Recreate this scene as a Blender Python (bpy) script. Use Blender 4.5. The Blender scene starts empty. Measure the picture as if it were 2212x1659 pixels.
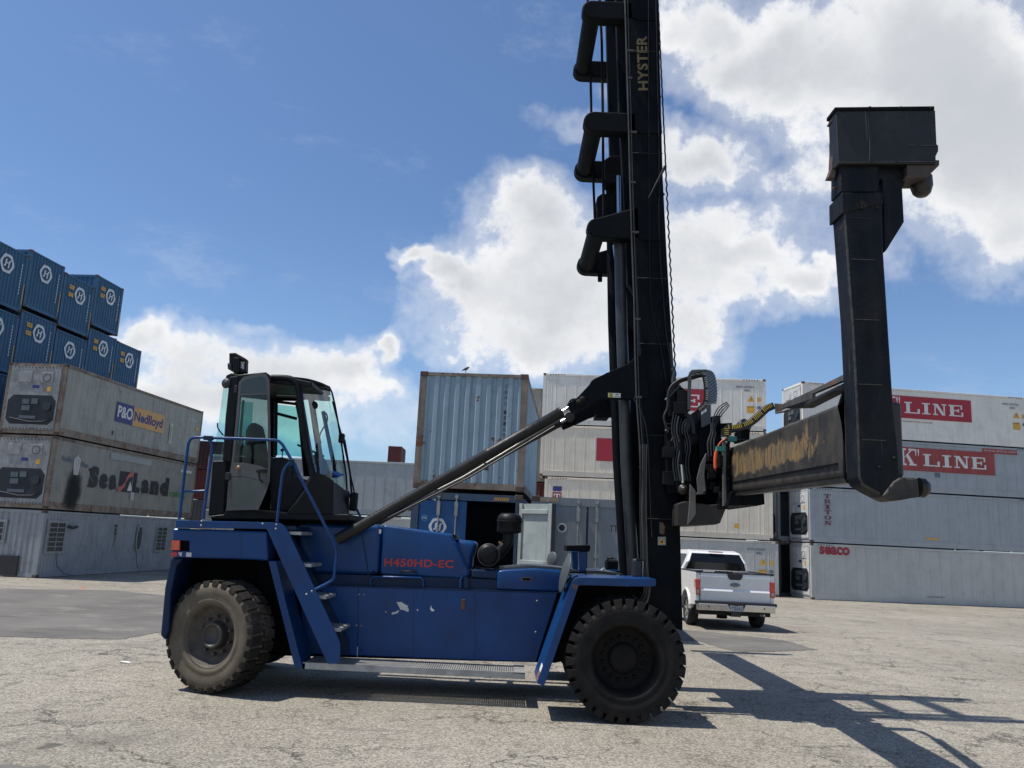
import bpy, bmesh, math, random
from mathutils import Vector, Matrix, noise
random.seed(7)
PI = math.pi
sc = bpy.context.scene
col = sc.collection

# ------------------------------------------------------------------ camera solve (measured from the photograph)
PITCH, ROLL, CH, FPX = 0.1866, 0.0473, 1.95, 1794.28
_f = Vector((0, math.cos(PITCH), math.sin(PITCH)))
_r0 = Vector((1, 0, 0)); _u0 = _r0.cross(_f)
CR = _r0 * math.cos(ROLL) + _u0 * math.sin(ROLL)
CU = -_r0 * math.sin(ROLL) + _u0 * math.cos(ROLL)
CAM = Vector((0, 0, CH))

def ray(x, y):
    return _f + CR * ((x - 1106) / FPX) - CU * ((y - 829.5) / FPX)
def P(x, y, Y):                     # measured picture point -> world point in the upright plane at depth Y
    d = ray(x, y); return CAM + d * (Y / d.y)
def Pz(x, y, z):                    # measured picture point -> world point at height z
    d = ray(x, y); return CAM + d * ((z - CH) / d.z)
def gz(x, y):                       # the yard falls gently towards the far stacks
    t = min(1, max(0, (y - 23) / 7.0)); return -0.2825 * t * t * (3 - 2 * t)
def Pg(x, y):
    z = 0
    for _ in range(8):
        p = Pz(x, y, z); z = gz(p.x, p.y)
    return p

cam = bpy.data.cameras.new('camera'); co = bpy.data.objects.new('camera', cam); col.objects.link(co)
cam.sensor_width = 36; cam.sensor_fit = 'HORIZONTAL'; cam.lens = 36 * FPX / 2212
cam.clip_start = 0.1; cam.clip_end = 3000
co.matrix_world = Matrix(((CR.x, CU.x, -_f.x, 0), (CR.y, CU.y, -_f.y, 0), (CR.z, CU.z, -_f.z, CH), (0, 0, 0, 1)))
sc.camera = co
sc.view_settings.view_transform = 'Standard'; sc.view_settings.look = 'None'; sc.view_settings.exposure = 0
sc.cycles.max_bounces = 8; sc.cycles.transparent_max_bounces = 16

# ------------------------------------------------------------------ node helpers
class NT:
    def __init__(s, nt): s.nt = nt
    def n(s, t, **k):
        o = s.nt.nodes.new(t)
        for a, b in k.items(): setattr(o, a, b)
        return o
    def l(s, a, b): s.nt.links.new(a, b)
    def setin(s, sock, v):
        if v is None: return
        if hasattr(v, 'is_linked') or hasattr(v, 'links'): s.l(v, sock)
        else: sock.default_value = v
    def math(s, op, a, b=None, c=None, clamp=False):
        m = s.n('ShaderNodeMath', operation=op); m.use_clamp = clamp
        s.setin(m.inputs[0], a)
        if b is not None: s.setin(m.inputs[1], b)
        if c is not None: s.setin(m.inputs[2], c)
        return m.outputs[0]
    def noise(s, vec, scale, detail=4, rough=.55, dist=0):
        t = s.n('ShaderNodeTexNoise'); s.l(vec, t.inputs['Vector']); t.inputs['Scale'].default_value = scale
        t.inputs['Detail'].default_value = detail; t.inputs['Roughness'].default_value = rough; t.inputs['Distortion'].default_value = dist
        return t.outputs['Fac']
    def step(s, v, a, b):
        m = s.n('ShaderNodeMapRange', interpolation_type='SMOOTHSTEP'); s.setin(m.inputs[0], v)
        m.inputs[1].default_value = a; m.inputs[2].default_value = b; return m.outputs[0]
    def mix(s, f, a, b, mode='MIX'):
        m = s.n('ShaderNodeMix', data_type='RGBA', blend_type=mode); s.setin(m.inputs[0], f)
        s.setin(m.inputs[6], a if hasattr(a, 'links') else (*a[:3], 1)); s.setin(m.inputs[7], b if hasattr(b, 'links') else (*b[:3], 1))
        return m.outputs[2]
    def mapping(s, vec, scale):
        m = s.n('ShaderNodeMapping'); s.l(vec, m.inputs[0]); m.inputs['Scale'].default_value = scale; return m.outputs[0]

MATS = {}
def mat(name, c, rough=.5, metal=0, var=.15, vs=3, dirt=0, dirtc=(.12, .10, .08), rust=0, rustc=(.16, .06, .025), streak=0, bump=0, bs=60, grad=None, coat=0, spec=.5, scr=0):
    """painted / worn surface: base colour with tone variation, dirt, vertical streaks and rust spots"""
    if name in MATS: return MATS[name]
    m = bpy.data.materials.new(name); m.use_nodes = True; t = NT(m.node_tree)
    b = m.node_tree.nodes['Principled BSDF']
    geo = t.n('ShaderNodeNewGeometry'); pos = geo.outputs['Position']
    cc = (*c, 1)
    n1 = t.noise(pos, vs, 5, .6)
    k = t.n('ShaderNodeMapRange'); t.l(n1, k.inputs[0]); k.inputs[1].default_value = .3; k.inputs[2].default_value = .7
    k.inputs[3].default_value = 1 - var; k.inputs[4].default_value = 1 + var
    hv = t.n('ShaderNodeHueSaturation'); hv.inputs['Color'].default_value = cc; t.l(k.outputs[0], hv.inputs['Value'])
    out = hv.outputs[0]
    if streak:
        sv = t.mapping(pos, (7, 7, .35)); ns = t.noise(sv, 1.0, 6, .7)
        f = t.math('MULTIPLY', t.step(ns, .48, .75), streak)
        out = t.mix(f, out, dirtc)
    if dirt:
        nd = t.noise(pos, vs * .6 + .5, 8, .7)
        f = t.math('MULTIPLY', t.step(nd, .45, .72), dirt)
        out = t.mix(f, out, dirtc)
    if rust:
        nr = t.noise(pos, 2.2, 10, .72)
        f = t.step(nr, .66 - rust * .2, .70 - rust * .2)
        out = t.mix(f, out, rustc)
    if scr:
        ns = t.noise(t.mapping(pos, (26, 26, 1.6)), 1.0, 5, .7); nm = t.noise(pos, 1.5, 4, .6)
        f = t.math('MULTIPLY', t.math('MULTIPLY', t.step(ns, .62, .70), t.step(nm, .42, .62)), scr)
        out = t.mix(f, out, (.11, .105, .10))
        f = t.math('MULTIPLY', t.step(t.noise(pos, 9, 8, .75), .66, .70), scr)
        out = t.mix(f, out, (.075, .05, .035))
    t.l(out, b.inputs['Base Color'])
    nr2 = t.noise(pos, vs * 4, 3, .5)
    rr = t.n('ShaderNodeMapRange'); t.l(nr2, rr.inputs[0]); rr.inputs[3].default_value = max(.05, rough - .12); rr.inputs[4].default_value = min(1, rough + .12)
    t.l(rr.outputs[0], b.inputs['Roughness'])
    b.inputs['Metallic'].default_value = metal
    b.inputs['Specular IOR Level'].default_value = spec
    if coat: b.inputs['Coat Weight'].default_value = coat; b.inputs['Coat Roughness'].default_value = .15
    if bump:
        bn = t.n('ShaderNodeBump'); bn.inputs['Strength'].default_value = bump; bn.inputs['Distance'].default_value = .02
        t.l(t.noise(pos, bs, 4, .6), bn.inputs['Height']); t.l(bn.outputs[0], b.inputs['Normal'])
    MATS[name] = m; return m

def glass_mat(name, tint, refl=.08, dens=1.0):
    m = bpy.data.materials.new(name); m.use_nodes = True; t = NT(m.node_tree); nt = m.node_tree
    nt.nodes.remove(nt.nodes['Principled BSDF'])
    tr = t.n('ShaderNodeBsdfTransparent'); tr.inputs[0].default_value = (*tint, 1)
    gl = t.n('ShaderNodeBsdfGlossy'); gl.inputs['Roughness'].default_value = .03; gl.inputs['Color'].default_value = (.9, .95, .95, 1)
    df = t.n('ShaderNodeBsdfDiffuse'); df.inputs[0].default_value = (.28, .36, .36, 1)
    fr = t.n('ShaderNodeFresnel'); fr.inputs[0].default_value = 1.5
    geo = t.n('ShaderNodeNewGeometry')
    dn = t.math('MULTIPLY', t.step(t.noise(geo.outputs['Position'], 3, 6, .7), .35, .8), .14 * dens)
    a = t.n('ShaderNodeMixShader'); t.l(dn, a.inputs[0]); t.l(tr.outputs[0], a.inputs[1]); t.l(df.outputs[0], a.inputs[2])
    mx = t.n('ShaderNodeMixShader'); t.l(t.math('MULTIPLY', fr.outputs[0], refl * 12), mx.inputs[0])
    t.l(a.outputs[0], mx.inputs[1]); t.l(gl.outputs[0], mx.inputs[2])
    t.l(mx.outputs[0], nt.nodes['Material Output'].inputs[0]); return m

BLUE = mat('machine_blue', (.002, .044, .165), .36, spec=.32, var=.16, vs=2.5, dirt=.4, dirtc=(.010, .028, .062), bump=.08, bs=150, streak=.12, coat=.1, scr=.12)
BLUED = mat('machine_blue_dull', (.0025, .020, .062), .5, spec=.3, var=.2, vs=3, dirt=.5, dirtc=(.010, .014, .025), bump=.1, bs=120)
BLACK = mat('black_steel', (.0028, .0045, .0068), .62, spec=.1, var=.4, vs=3, dirt=.5, dirtc=(.012, .012, .013), scr=.2, streak=.35, bump=.15, bs=60)
BLACK2 = mat('black_plastic', (.006, .0065, .0075), .5, spec=.22, var=.2, vs=4, dirt=.25, dirtc=(.025, .025, .025))
CABGREY = mat('cab_grey', (.018, .020, .022), .5, var=.15, vs=4, dirt=.3, dirtc=(.08, .078, .07))
DARKIN = mat('dark_underside', (.003, .003, .0035), .9, spec=.1, var=.3)
GREASE = mat('greasy_steel', (.03, .028, .026), .38, .3, var=.5, vs=8, dirt=.5, dirtc=(.09, .07, .05), bump=.2, bs=50)
RUBBER = mat('tyre_rubber', (.016, .015, .0145), .85, var=.3, vs=5, dirt=.5, dirtc=(.04, .035, .028), bump=.3, bs=90, spec=.2)
RUBDUST = mat('dusty_rubber', (.135, .112, .082), .9, var=.2, vs=4, dirt=.6, dirtc=(.08, .068, .055), bump=.3, bs=60, spec=.2)
RIMD = mat('dusty_rim', (.085, .07, .055), .7, var=.4, vs=6, dirt=.6, dirtc=(.035, .03, .025), bump=.3, bs=40)
RIMB = mat('dark_rim', (.008, .0075, .007), .7, spec=.2, var=.4, vs=6, dirt=.5, dirtc=(.025, .019, .014), bump=.2, bs=40)
HOSE = mat('hose_black', (.016, .016, .018), .42, var=.2)
CHROME = mat('polished_rod', (.7, .7, .7), .15, 1, var=.05)
GALV = mat('galvanised_steel', (.36, .36, .35), .5, .35, var=.2, vs=6, dirt=.5, dirtc=(.14, .13, .12))
YEL = mat('yellow_plastic', (.75, .52, .07), .5, var=.1)
REDL = mat('red_lens', (.55, .03, .02), .15, coat=1)
REDP = mat('red_lettering', (.42, .03, .03), .5, var=.12, vs=9)
GOLD = mat('faded_gold_lettering', (.14, .10, .035), .6, var=.3, vs=7)
ORANGE = mat('orange_hose', (.65, .10, .03), .45)
WHITE = mat('white_vinyl', (.72, .72, .70), .5, var=.1)
BROWN = mat('rusted_steel', (.10, .075, .06), .65, .2, var=.4, vs=5, dirt=.6, dirtc=(.15, .07, .04), bump=.3, bs=50, rust=.2)
GREENP = mat('teal_clip', (.03, .20, .16), .5)
GLASS = glass_mat('tinted_cab_glass', (.50, .77, .76), .014, .4)
GLASSD = glass_mat('door_glass', (.17, .27, .26), .012, .6)
LAMP = mat('lamp_glass', (.35, .36, .36), .12, coat=1)
BLUETARP = mat('blue_rag', (.04, .16, .42), .8, bump=.4, bs=20)

# ------------------------------------------------------------------ mesh builder
class B:
    def __init__(s): s.v = []; s.f = []; s.sm = []
    def add(s, vs, fs, sm=False):
        o = len(s.v); s.v += [Vector(x) for x in vs]
        for f in fs: s.f.append([o + i for i in f]); s.sm.append(sm)
        return s
    def box(s, a, b):
        x0, x1 = sorted((a[0], b[0])); y0, y1 = sorted((a[1], b[1])); z0, z1 = sorted((a[2], b[2]))
        return s.hexa([(x0, y0, z0), (x1, y0, z0), (x1, y1, z0), (x0, y1, z0), (x0, y0, z1), (x1, y0, z1), (x1, y1, z1), (x0, y1, z1)])
    def hexa(s, p):
        return s.add(p, [(3, 2, 1, 0), (4, 5, 6, 7), (0, 1, 5, 4), (1, 2, 6, 5), (2, 3, 7, 6), (3, 0, 4, 7)])
    def prism(s, poly, d):
        n = len(poly); d = Vector(d); a = [Vector(p) for p in poly]; b = [p + d for p in a]
        fs = [tuple(range(n)), tuple(range(2 * n - 1, n - 1, -1))] + [(i, i + n, (i + 1) % n + n, (i + 1) % n) for i in range(n)]
        return s.add(a + b, fs)
    def pp(s, px, Y, d):            # prism from picture points lying in the plane at depth Y, thickness d away from the viewer
        return s.prism([P(x, y, Y) for x, y in px], (0, d, 0))
    def tube(s, pts, r, seg=8, cap=True):
        pts = [Vector(p) for p in pts]; n = len(pts); rs = r if isinstance(r, (list, tuple)) else [r] * n
        up = None; vs = []
        for i, p in enumerate(pts):
            t = (pts[min(i + 1, n - 1)] - pts[max(i - 1, 0)])
            if t.length < 1e-9: t = Vector((0, 0, 1))
            t.normalize()
            if up is None: up = t.orthogonal().normalized()
            else:
                up = (up - t * up.dot(t))
                up = up.normalized() if up.length > 1e-6 else t.orthogonal().normalized()
            w = t.cross(up)
            for k in range(seg):
                a = 2 * PI * k / seg; vs.append(p + (up * math.cos(a) + w * math.sin(a)) * rs[i])
        fs = [(i * seg + k, i * seg + (k + 1) % seg, (i + 1) * seg + (k + 1) % seg, (i + 1) * seg + k) for i in range(n - 1) for k in range(seg)]
        s.add(vs, fs, True)
        if cap:
            s.add(vs[:seg], [tuple(range(seg - 1, -1, -1))]); s.add(vs[-seg:], [tuple(range(seg))])
        return s
    def cyl(s, a, b, r, seg=20): return s.tube([a, b], r, seg)
    def lathe(s, c, ax, prof, seg=48, sm=True):   # prof: (radius, distance along the axis)
        c = Vector(c); ax = Vector(ax).normalized(); u = ax.orthogonal().normalized(); w = ax.cross(u); vs = []
        for r, d in prof:
            for k in range(seg):
                a = 2 * PI * k / seg; vs.append(c + ax * d + (u * math.cos(a) + w * math.sin(a)) * r)
        n = len(prof)
        fs = [(i * seg + k, i * seg + (k + 1) % seg, (i + 1) * seg + (k + 1) % seg, (i + 1) * seg + k) for i in range(n - 1) for k in range(seg)]
        return s.add(vs, fs, sm)
    def bar(s, a, b, w, h, up=(0, 0, 1)):          # rectangular bar
        a = Vector(a); b = Vector(b); t = (b - a).normalized(); u = Vector(up); u = (u - t * u.dot(t)).normalized(); v = t.cross(u)
        q = lambda p: [p - v * w / 2 - u * h / 2, p + v * w / 2 - u * h / 2, p + v * w / 2 + u * h / 2, p - v * w / 2 + u * h / 2]
        return s.hexa(q(a) + q(b))
    def build(s, name, m, parent=None, bevel=0, seg=2, label=None, loc=None):
        me = bpy.data.meshes.new(name)
        org = Vector(loc) if loc is not None else (Vector(parent['_org']) if parent is not None and '_org' in parent else Vector((0, 0, 0)))
        me.from_pydata([tuple(v - org) for v in s.v], [], s.f)
        for p, k in zip(me.polygons, s.sm): p.use_smooth = k
        bm = bmesh.new(); bm.from_mesh(me)
        if bevel: bmesh.ops.remove_doubles(bm, verts=bm.verts, dist=1e-5)
        bmesh.ops.recalc_face_normals(bm, faces=bm.faces); bm.to_mesh(me); bm.free()
        if m is not None: me.materials.append(m)
        o = bpy.data.objects.new(name, me); col.objects.link(o)
        if parent is not None: o.parent = parent
        if loc is not None and parent is None: o.location = org
        if parent is not None: o['_org'] = list(org)
        if bevel:
            md = o.modifiers.new('bevel', 'BEVEL'); md.width = bevel; md.segments = seg; md.limit_method = 'ANGLE'; md.angle_limit = .6
        if label: o['label'] = label
        return o

def thing(name, label, cat, loc=(0, 0, 0), rz=0, group=None, measured=False):
    o = bpy.data.objects.new(name, None); col.objects.link(o); o.location = loc; o.rotation_euler = (0, 0, rz)
    o.empty_display_size = .2
    o['label'] = label; o['category'] = cat
    if group: o['group'] = group
    if measured: o['_org'] = list(loc)
    return o

def copy_mesh(src, parent, loc=None):
    o = src.copy(); col.objects.link(o); o.parent = parent
    if loc is not None: o.location = loc
    return o

# ------------------------------------------------------------------ lettering
_tc = {}
def text_polys(s, bold=0.0, space=1.0):
    key = (s, bold, space)
    if key not in _tc:
        cu = bpy.data.curves.new('tmp', 'FONT'); cu.body = s; cu.offset = bold; cu.space_character = space; cu.resolution_u = 4
        o = bpy.data.objects.new('tmp', cu); col.objects.link(o)
        dg = bpy.context.evaluated_depsgraph_get(); me = o.evaluated_get(dg).to_mesh()
        vs = [v.co.copy() for v in me.vertices]; fs = [tuple(p.vertices) for p in me.polygons]
        o.evaluated_get(dg).to_mesh_clear(); bpy.data.objects.remove(o); bpy.data.curves.remove(cu)
        x0 = min(v.x for v in vs); x1 = max(v.x for v in vs); y0 = min(v.y for v in vs); y1 = max(v.y for v in vs)
        _tc[key] = ([((v.x - x0) / (x1 - x0), (v.y - y0) / (y1 - y0)) for v in vs], fs)
    return _tc[key]
def text_mesh(b, s, o, ux, uz, bold=0.0, space=1.0):
    """lay the word s in the parallelogram with origin o (lower left), ux and uz its full width and height vectors"""
    vs, fs = text_polys(s, bold, space); o = Vector(o); ux = Vector(ux); uz = Vector(uz)
    b.add([o + ux * x + uz * y for x, y in vs], fs); return b
def ring_pts(cx, cy, rx, ry, n=20): return [(cx + rx * math.cos(2 * PI * k / n), cy + ry * math.sin(2 * PI * k / n)) for k in range(n)]
def R_(x0, y0, x1, y1): return [(x0, y0), (x1, y0), (x1, y1), (x0, y1)]
SLAB = {
 'L': [R_(.12, 0, .36, 1), R_(0, .9, .5, 1), R_(0, 0, 1, .1), R_(.86, .1, 1, .42)],
 'I': [R_(.28, 0, .72, 1), R_(0, .9, 1, 1), R_(0, 0, 1, .1)],
 'N': [R_(.12, 0, .22, 1), R_(.78, 0, .88, 1), [(.1, 1), (.36, 1), (.9, 0), (.66, 0)], R_(0, .9, .3, 1), R_(0, 0, .36, .1), R_(.64, .9, 1, 1)],
 'E': [R_(.1, 0, .36, 1), R_(0, .9, .95, 1), R_(0, 0, 1, .1), R_(.84, .62, .95, .9), R_(.88, .1, 1, .38), R_(.36, .46, .66, .56), R_(.62, .36, .72, .66)],
 'T': [R_(.37, 0, .63, 1), R_(0, .88, 1, 1), R_(0, .66, .12, .88), R_(.88, .66, 1, .88), R_(.22, 0, .78, .1)],
 'K': [R_(.12, 0, .34, 1), R_(0, .9, .46, 1), R_(0, 0, .46, .1), [(.3, .42), (.42, .5), (.9, 1), (.76, 1)], [(.44, .56), (.58, .68), (.98, 0), (.74, 0)], R_(.6, .9, 1, 1), R_(.62, 0, 1.06, .1)],
 'R': [R_(.12, 0, .34, 1), R_(0, .9, .5, 1), R_(0, 0, .46, .1), [(.5, .45), (.68, .5), (1, 0), (.78, 0)]],
 'O': [], '\u201d': [R_(0, .8, .16, 1), [(.06, .8), (.16, .8), (.1, .62), (.02, .62)], R_(.3, .8, .46, 1), [(.36, .8), (.46, .8), (.4, .62), (.32, .62)]],
}
def _arcband(cx, cy, rx, ry, tx, ty, a0, a1, n=12):
    out = []
    for i in range(n):
        a = a0 + (a1 - a0) * i / n; c = a0 + (a1 - a0) * (i + 1) / n
        out.append([(cx + rx * math.cos(a), cy + ry * math.sin(a)), (cx + rx * math.cos(c), cy + ry * math.sin(c)),
                    (cx + (rx - tx) * math.cos(c), cy + (ry - ty) * math.sin(c)), (cx + (rx - tx) * math.cos(a), cy + (ry - ty) * math.sin(a))])
    return out
def slab_letter(b, ch, o, ux, uz):
    o = Vector(o); ux = Vector(ux); uz = Vector(uz); nrm = ux.cross(uz).normalized()
    polys = list(SLAB[ch]); arcs = []
    if ch == 'O': arcs = _arcband(.5, .5, .5, .5, .24, .1, 0, 2 * PI, 20)
    if ch == 'R': arcs = _arcband(.4, .72, .5, .28, .22, .1, -PI / 2, PI / 2, 8)
    for i, pl in enumerate(polys): b.add([o + ux * x + uz * y + nrm * (.0012 * i) for x, y in pl], [tuple(range(len(pl)))])
    for pl in arcs: b.add([o + ux * x + uz * y + nrm * .008 for x, y in pl], [(0, 1, 2, 3)])

# ------------------------------------------------------------------ world
w = bpy.data.worlds.new('World'); sc.world = w; w.use_nodes = True
SUN_EL = math.radians(66); SUN_DIR = Vector((-math.cos(SUN_EL), -.02, math.sin(SUN_EL)))  # towards the sun
t = NT(w.node_tree); bg = w.node_tree.nodes['Background']
sky = t.n('ShaderNodeTexSky', sky_type='NISHITA'); sky.sun_disc = False; sky.sun_elevation = SUN_EL
sky.sun_rotation = math.radians(-90); sky.air_density = 1.0; sky.dust_density = .8; sky.ozone_density = 1.6
tc = t.n('ShaderNodeTexCoord'); D = tc.outputs['Generated']
nrm = t.n('ShaderNodeVectorMath', operation='NORMALIZE'); t.l(D, nrm.inputs[0]); D = nrm.outputs[0]
sp = t.n('ShaderNodeSeparateXYZ'); t.l(D, sp.inputs[0])
ay = t.math('MAXIMUM', t.math('ABSOLUTE', sp.outputs[1]), .12)
nz = t.n('ShaderNodeTexNoise'); t.l(D, nz.inputs['Vector']); nz.inputs['Scale'].default_value = 9; nz.inputs['Detail'].default_value = 4; nz.inputs['Roughness'].default_value = .62
sn = t.n('ShaderNodeSeparateXYZ'); t.l(nz.outputs['Color'], sn.inputs[0])
u = t.math('ADD', t.math('DIVIDE', sp.outputs[0], ay), t.math('MULTIPLY', t.math('SUBTRACT', sn.outputs[0], .5), .16))
v = t.math('ADD', t.math('DIVIDE', sp.outputs[2], ay), t.math('MULTIPLY', t.math('SUBTRACT', sn.outputs[1], .5), .12))
BL = [  # picture centre, radii, weight
 (1150, 470, 125, 95, 1), (1040, 640, 150, 115, 1), (1210, 620, 230, 175, 1.1), (1150, 740, 190, 65, 1), (1010, 745, 60, 40, .8),
 (868, 562, 42, 26, 1), (925, 590, 72, 40, 1), (980, 625, 80, 50, 1),
 (1490, 570, 150, 130, 1), (1480, 690, 130, 100, 1), (1610, 540, 130, 60, 1), (1730, 590, 100, 50, 1), (1600, 620, 90, 60, .9),
 (1510, 350, 125, 72, 1), (1440, 300, 60, 46, .9), (1690, 400, 80, 42, .75), (1780, 480, 70, 70, .65), (1860,560,90,50,.6), (1460, 180, 60, 60, .6),
 (1530, 50, 120, 100, 1), (1600, 150, 120, 100, 1), (1780, 130, 220, 200, 1.1), (2000, 120, 260, 260, 1.2), (2150, 300, 200, 260, 1.2), (1950, 330, 190, 120, 1.1), (1830, 400, 130, 90, .9), (2190, 500, 120, 110, 1), (2050, 480, 130, 70, .8),
 (320, 730, 75, 48, 1), (420, 790, 130, 70, 1), (600, 830, 170, 75, 1), (740, 815, 110, 62, 1), (560, 890, 300, 60, 1), (860, 765, 44, 36, .95), (850, 860, 80, 50, .7), (1130, 805, 60, 14, .6), (350, 850, 160, 70, 1), (530, 712, 40, 14, .4),
 (1230, 270, 60, 30, .35), (1330, 180, 60, 40, .4),
 (1560, 470, 90, 50, .75), (1660, 470, 80, 40, .6), (1400, 420, 90, 60, .6), (1460, 760, 120, 40, .7), (1750, 650, 80, 40, .6), (2450, 300, 200, 300, 1), (-500, 850, 350, 90, 1)]
cmb = t.n('ShaderNodeCombineXYZ'); t.l(u, cmb.inputs[0]); t.l(v, cmb.inputs[1]); uvv = cmb.outputs[0]
den = None
for (bx, by, rx, ry, wt) in BL:
    d = ray(bx, by); bu, bv = d.x / d.y, d.z / d.y
    ru = rx / FPX * 1.06; rv = ry / FPX * 1.08
    m1 = t.n('ShaderNodeVectorMath', operation='MULTIPLY_ADD'); t.l(uvv, m1.inputs[0]); m1.inputs[1].default_value = (1 / ru, 1 / rv, 0); m1.inputs[2].default_value = (-bu / ru, -bv / rv, 0)
    m2 = t.n('ShaderNodeVectorMath', operation='DOT_PRODUCT'); t.l(m1.outputs[0], m2.inputs[0]); t.l(m1.outputs[0], m2.inputs[1])
    g = t.math('MULTIPLY_ADD', m2.outputs['Value'], -.5 * wt, wt)
    den = g if den is None else t.math('SMOOTH_MAX', den, g, .35)
den = t.math('MAXIMUM', den, -.6)
fb = t.noise(D, 16, 8, .66)
fb2 = t.noise(D, 5, 3, .6)
cd = t.math('ADD', den, t.math('ADD', t.math('MULTIPLY', t.math('SUBTRACT', fb, .5), 1.35), t.math('MULTIPLY', t.math('SUBTRACT', fb2, .5), .35)))
cov = t.math('MAXIMUM', t.step(cd, .40, .90), t.math('MULTIPLY', t.step(cd, -.05, .75), .42))
wisp = t.math('MULTIPLY', t.step(t.noise(t.mapping(D, (1, 1, 2.2)), 7, 6, .7), .54, .85), .16)
cov = t.math('MAXIMUM', cov, wisp)
hz = t.step(sp.outputs[2], -.02, .10)
cov = t.math('MULTIPLY', cov, t.step(sp.outputs[2], .0, .06))
shade = t.math('ADD', t.step(t.math('ADD', t.math('MULTIPLY', cd, .35), t.math('MULTIPLY', den, .65)), .5, 1.25), t.math('MULTIPLY', t.math('SUBTRACT', t.noise(D, 5, 4, .5), .5), .9))
shade = t.step(shade, .0, 1.3)
ccol = t.mix(shade, (.97, .975, .985), (.55, .58, .63))
SKY_S = .097
skyc = t.mix(1.0, sky.outputs[0], (.84, 1.04, 1.28), 'MULTIPLY')
skys = t.n('ShaderNodeVectorMath', operation='SCALE'); t.l(skyc, skys.inputs[0]); skys.inputs[3].default_value = SKY_S
skyadd = t.mix(1.0, skys.outputs[0], (.012, .016, .022), 'ADD')
hzw = t.math('MULTIPLY', t.math('SUBTRACT', 1.0, t.step(sp.outputs[2], .0, .38)), .75)
skyadd = t.mix(hzw, skyadd, (.10, .115, .12), 'ADD')
fin = t.mix(cov, skyadd, ccol)
sc10 = t.n('ShaderNodeVectorMath', operation='SCALE'); t.l(fin, sc10.inputs[0]); sc10.inputs[3].default_value = 10.0
t.l(sc10.outputs[0], bg.inputs[0]); bg.inputs[1].default_value = .1
w.cycles.sampling_method = 'MANUAL'; w.cycles.sample_map_resolution = 512

sl = bpy.data.lights.new('sun', 'SUN'); sl.energy = 5.0; sl.angle = math.radians(.53); sl.color = (1, .95, .87)
so = bpy.data.objects.new('sun', sl); col.objects.link(so); so.location = (-20, 0, 40)
so.rotation_euler = SUN_DIR.to_track_quat('Z', 'Y').to_euler()

# ------------------------------------------------------------------ ground
def ground_mat():
    m = bpy.data.materials.new('worn_chipseal'); m.use_nodes = True; t = NT(m.node_tree); b = m.node_tree.nodes['Principled BSDF']
    geo = t.n('ShaderNodeNewGeometry'); pos = geo.outputs['Position']
    big = t.noise(pos, .22, 6, .6); med = t.noise(pos, 1.6, 6, .65); fine = t.noise(pos, 60, 3, .7)
    vor = t.n('ShaderNodeTexVoronoi'); t.l(pos, vor.inputs['Vector']); vor.inputs['Scale'].default_value = 62
    sepc = t.n('ShaderNodeSeparateColor'); t.l(vor.outputs['Color'], sepc.inputs[0])
    c = t.mix(t.step(big, .3, .7), (.245, .222, .182), (.320, .292, .245))
    c = t.mix(t.math('MULTIPLY', t.step(med, .45, .8), .35), c, (.185, .163, .13))
    st = t.math('ADD', .5, t.math('MULTIPLY', sepc.outputs[0], 1.0))
    hs = t.n('ShaderNodeHueSaturation'); t.l(c, hs.inputs['Color']); t.l(st, hs.inputs['Value']); c = hs.outputs[0]
    c = t.mix(t.math('MULTIPLY', t.step(fine, .56, .72), .4), c, (.10, .092, .08))
    c = t.mix(t.math('MULTIPLY', t.step(t.noise(pos, 110, 2, .5), .62, .72), .35), c, (.42, .40, .36))
    c = t.mix(t.math('MULTIPLY', t.step(t.noise(pos, .45, 7, .68), .52, .66), .45), c, (.125, .115, .098))
    c = t.mix(t.math('MULTIPLY', t.step(t.noise(t.mapping(pos, (1, 1, 1)), 1.1, 3, .5), .70, .74), .7), c, (.06, .056, .05))
    # cracks
    wv = t.n('ShaderNodeMixRGB'); 
    wn = t.n('ShaderNodeTexNoise'); t.l(pos, wn.inputs['Vector']); wn.inputs['Scale'].default_value = 2.2; wn.inputs['Detail'].default_value = 8; wn.inputs['Roughness'].default_value = .7
    off = t.n('ShaderNodeVectorMath', operation='MULTIPLY_ADD'); t.l(wn.outputs['Color'], off.inputs[0]); off.inputs[1].default_value = (.9, .9, .9); t.l(pos, off.inputs[2])
    cr = None
    for s_, w_ in ((.6, .013), (1.5, .020)):
        vv = t.n('ShaderNodeTexVoronoi', feature='DISTANCE_TO_EDGE'); t.l(off.outputs[0], vv.inputs['Vector']); vv.inputs['Scale'].default_value = s_
        k = t.math('SUBTRACT', 1.0, t.step(vv.outputs['Distance'], w_ * .15, w_))
        mask = t.step(t.noise(pos, .8 * s_, 3, .6), .42, .56)
        k = t.math('MULTIPLY', k, mask)
        cr = k if cr is None else t.math('MAXIMUM', cr, t.math('MULTIPLY', k, .7))
    c = t.mix(t.math('MULTIPLY', cr, .88), c, (.05, .045, .04))
    # tyre scuffs, stretched marks
    sv = t.mapping(pos, (.35, 2.2, 1)); sm = t.step(t.noise(sv, 1.6, 5, .65), .60, .72)
    c = t.mix(t.math('MULTIPLY', sm, .5), c, (.12, .115, .105))
    t.l(c, b.inputs['Base Color']); b.inputs['Roughness'].default_value = .93; b.inputs['Specular IOR Level'].default_value = .2
    bn = t.n('ShaderNodeBump'); bn.inputs['Strength'].default_value = .4; bn.inputs['Distance'].default_value = .006
    hgt = t.math('SUBTRACT', t.math('ADD', sepc.outputs[0], fine), t.math('MULTIPLY', cr, 3.0)); t.l(hgt, bn.inputs['Height']); t.l(bn.outputs[0], b.inputs['Normal'])
    return m
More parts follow.
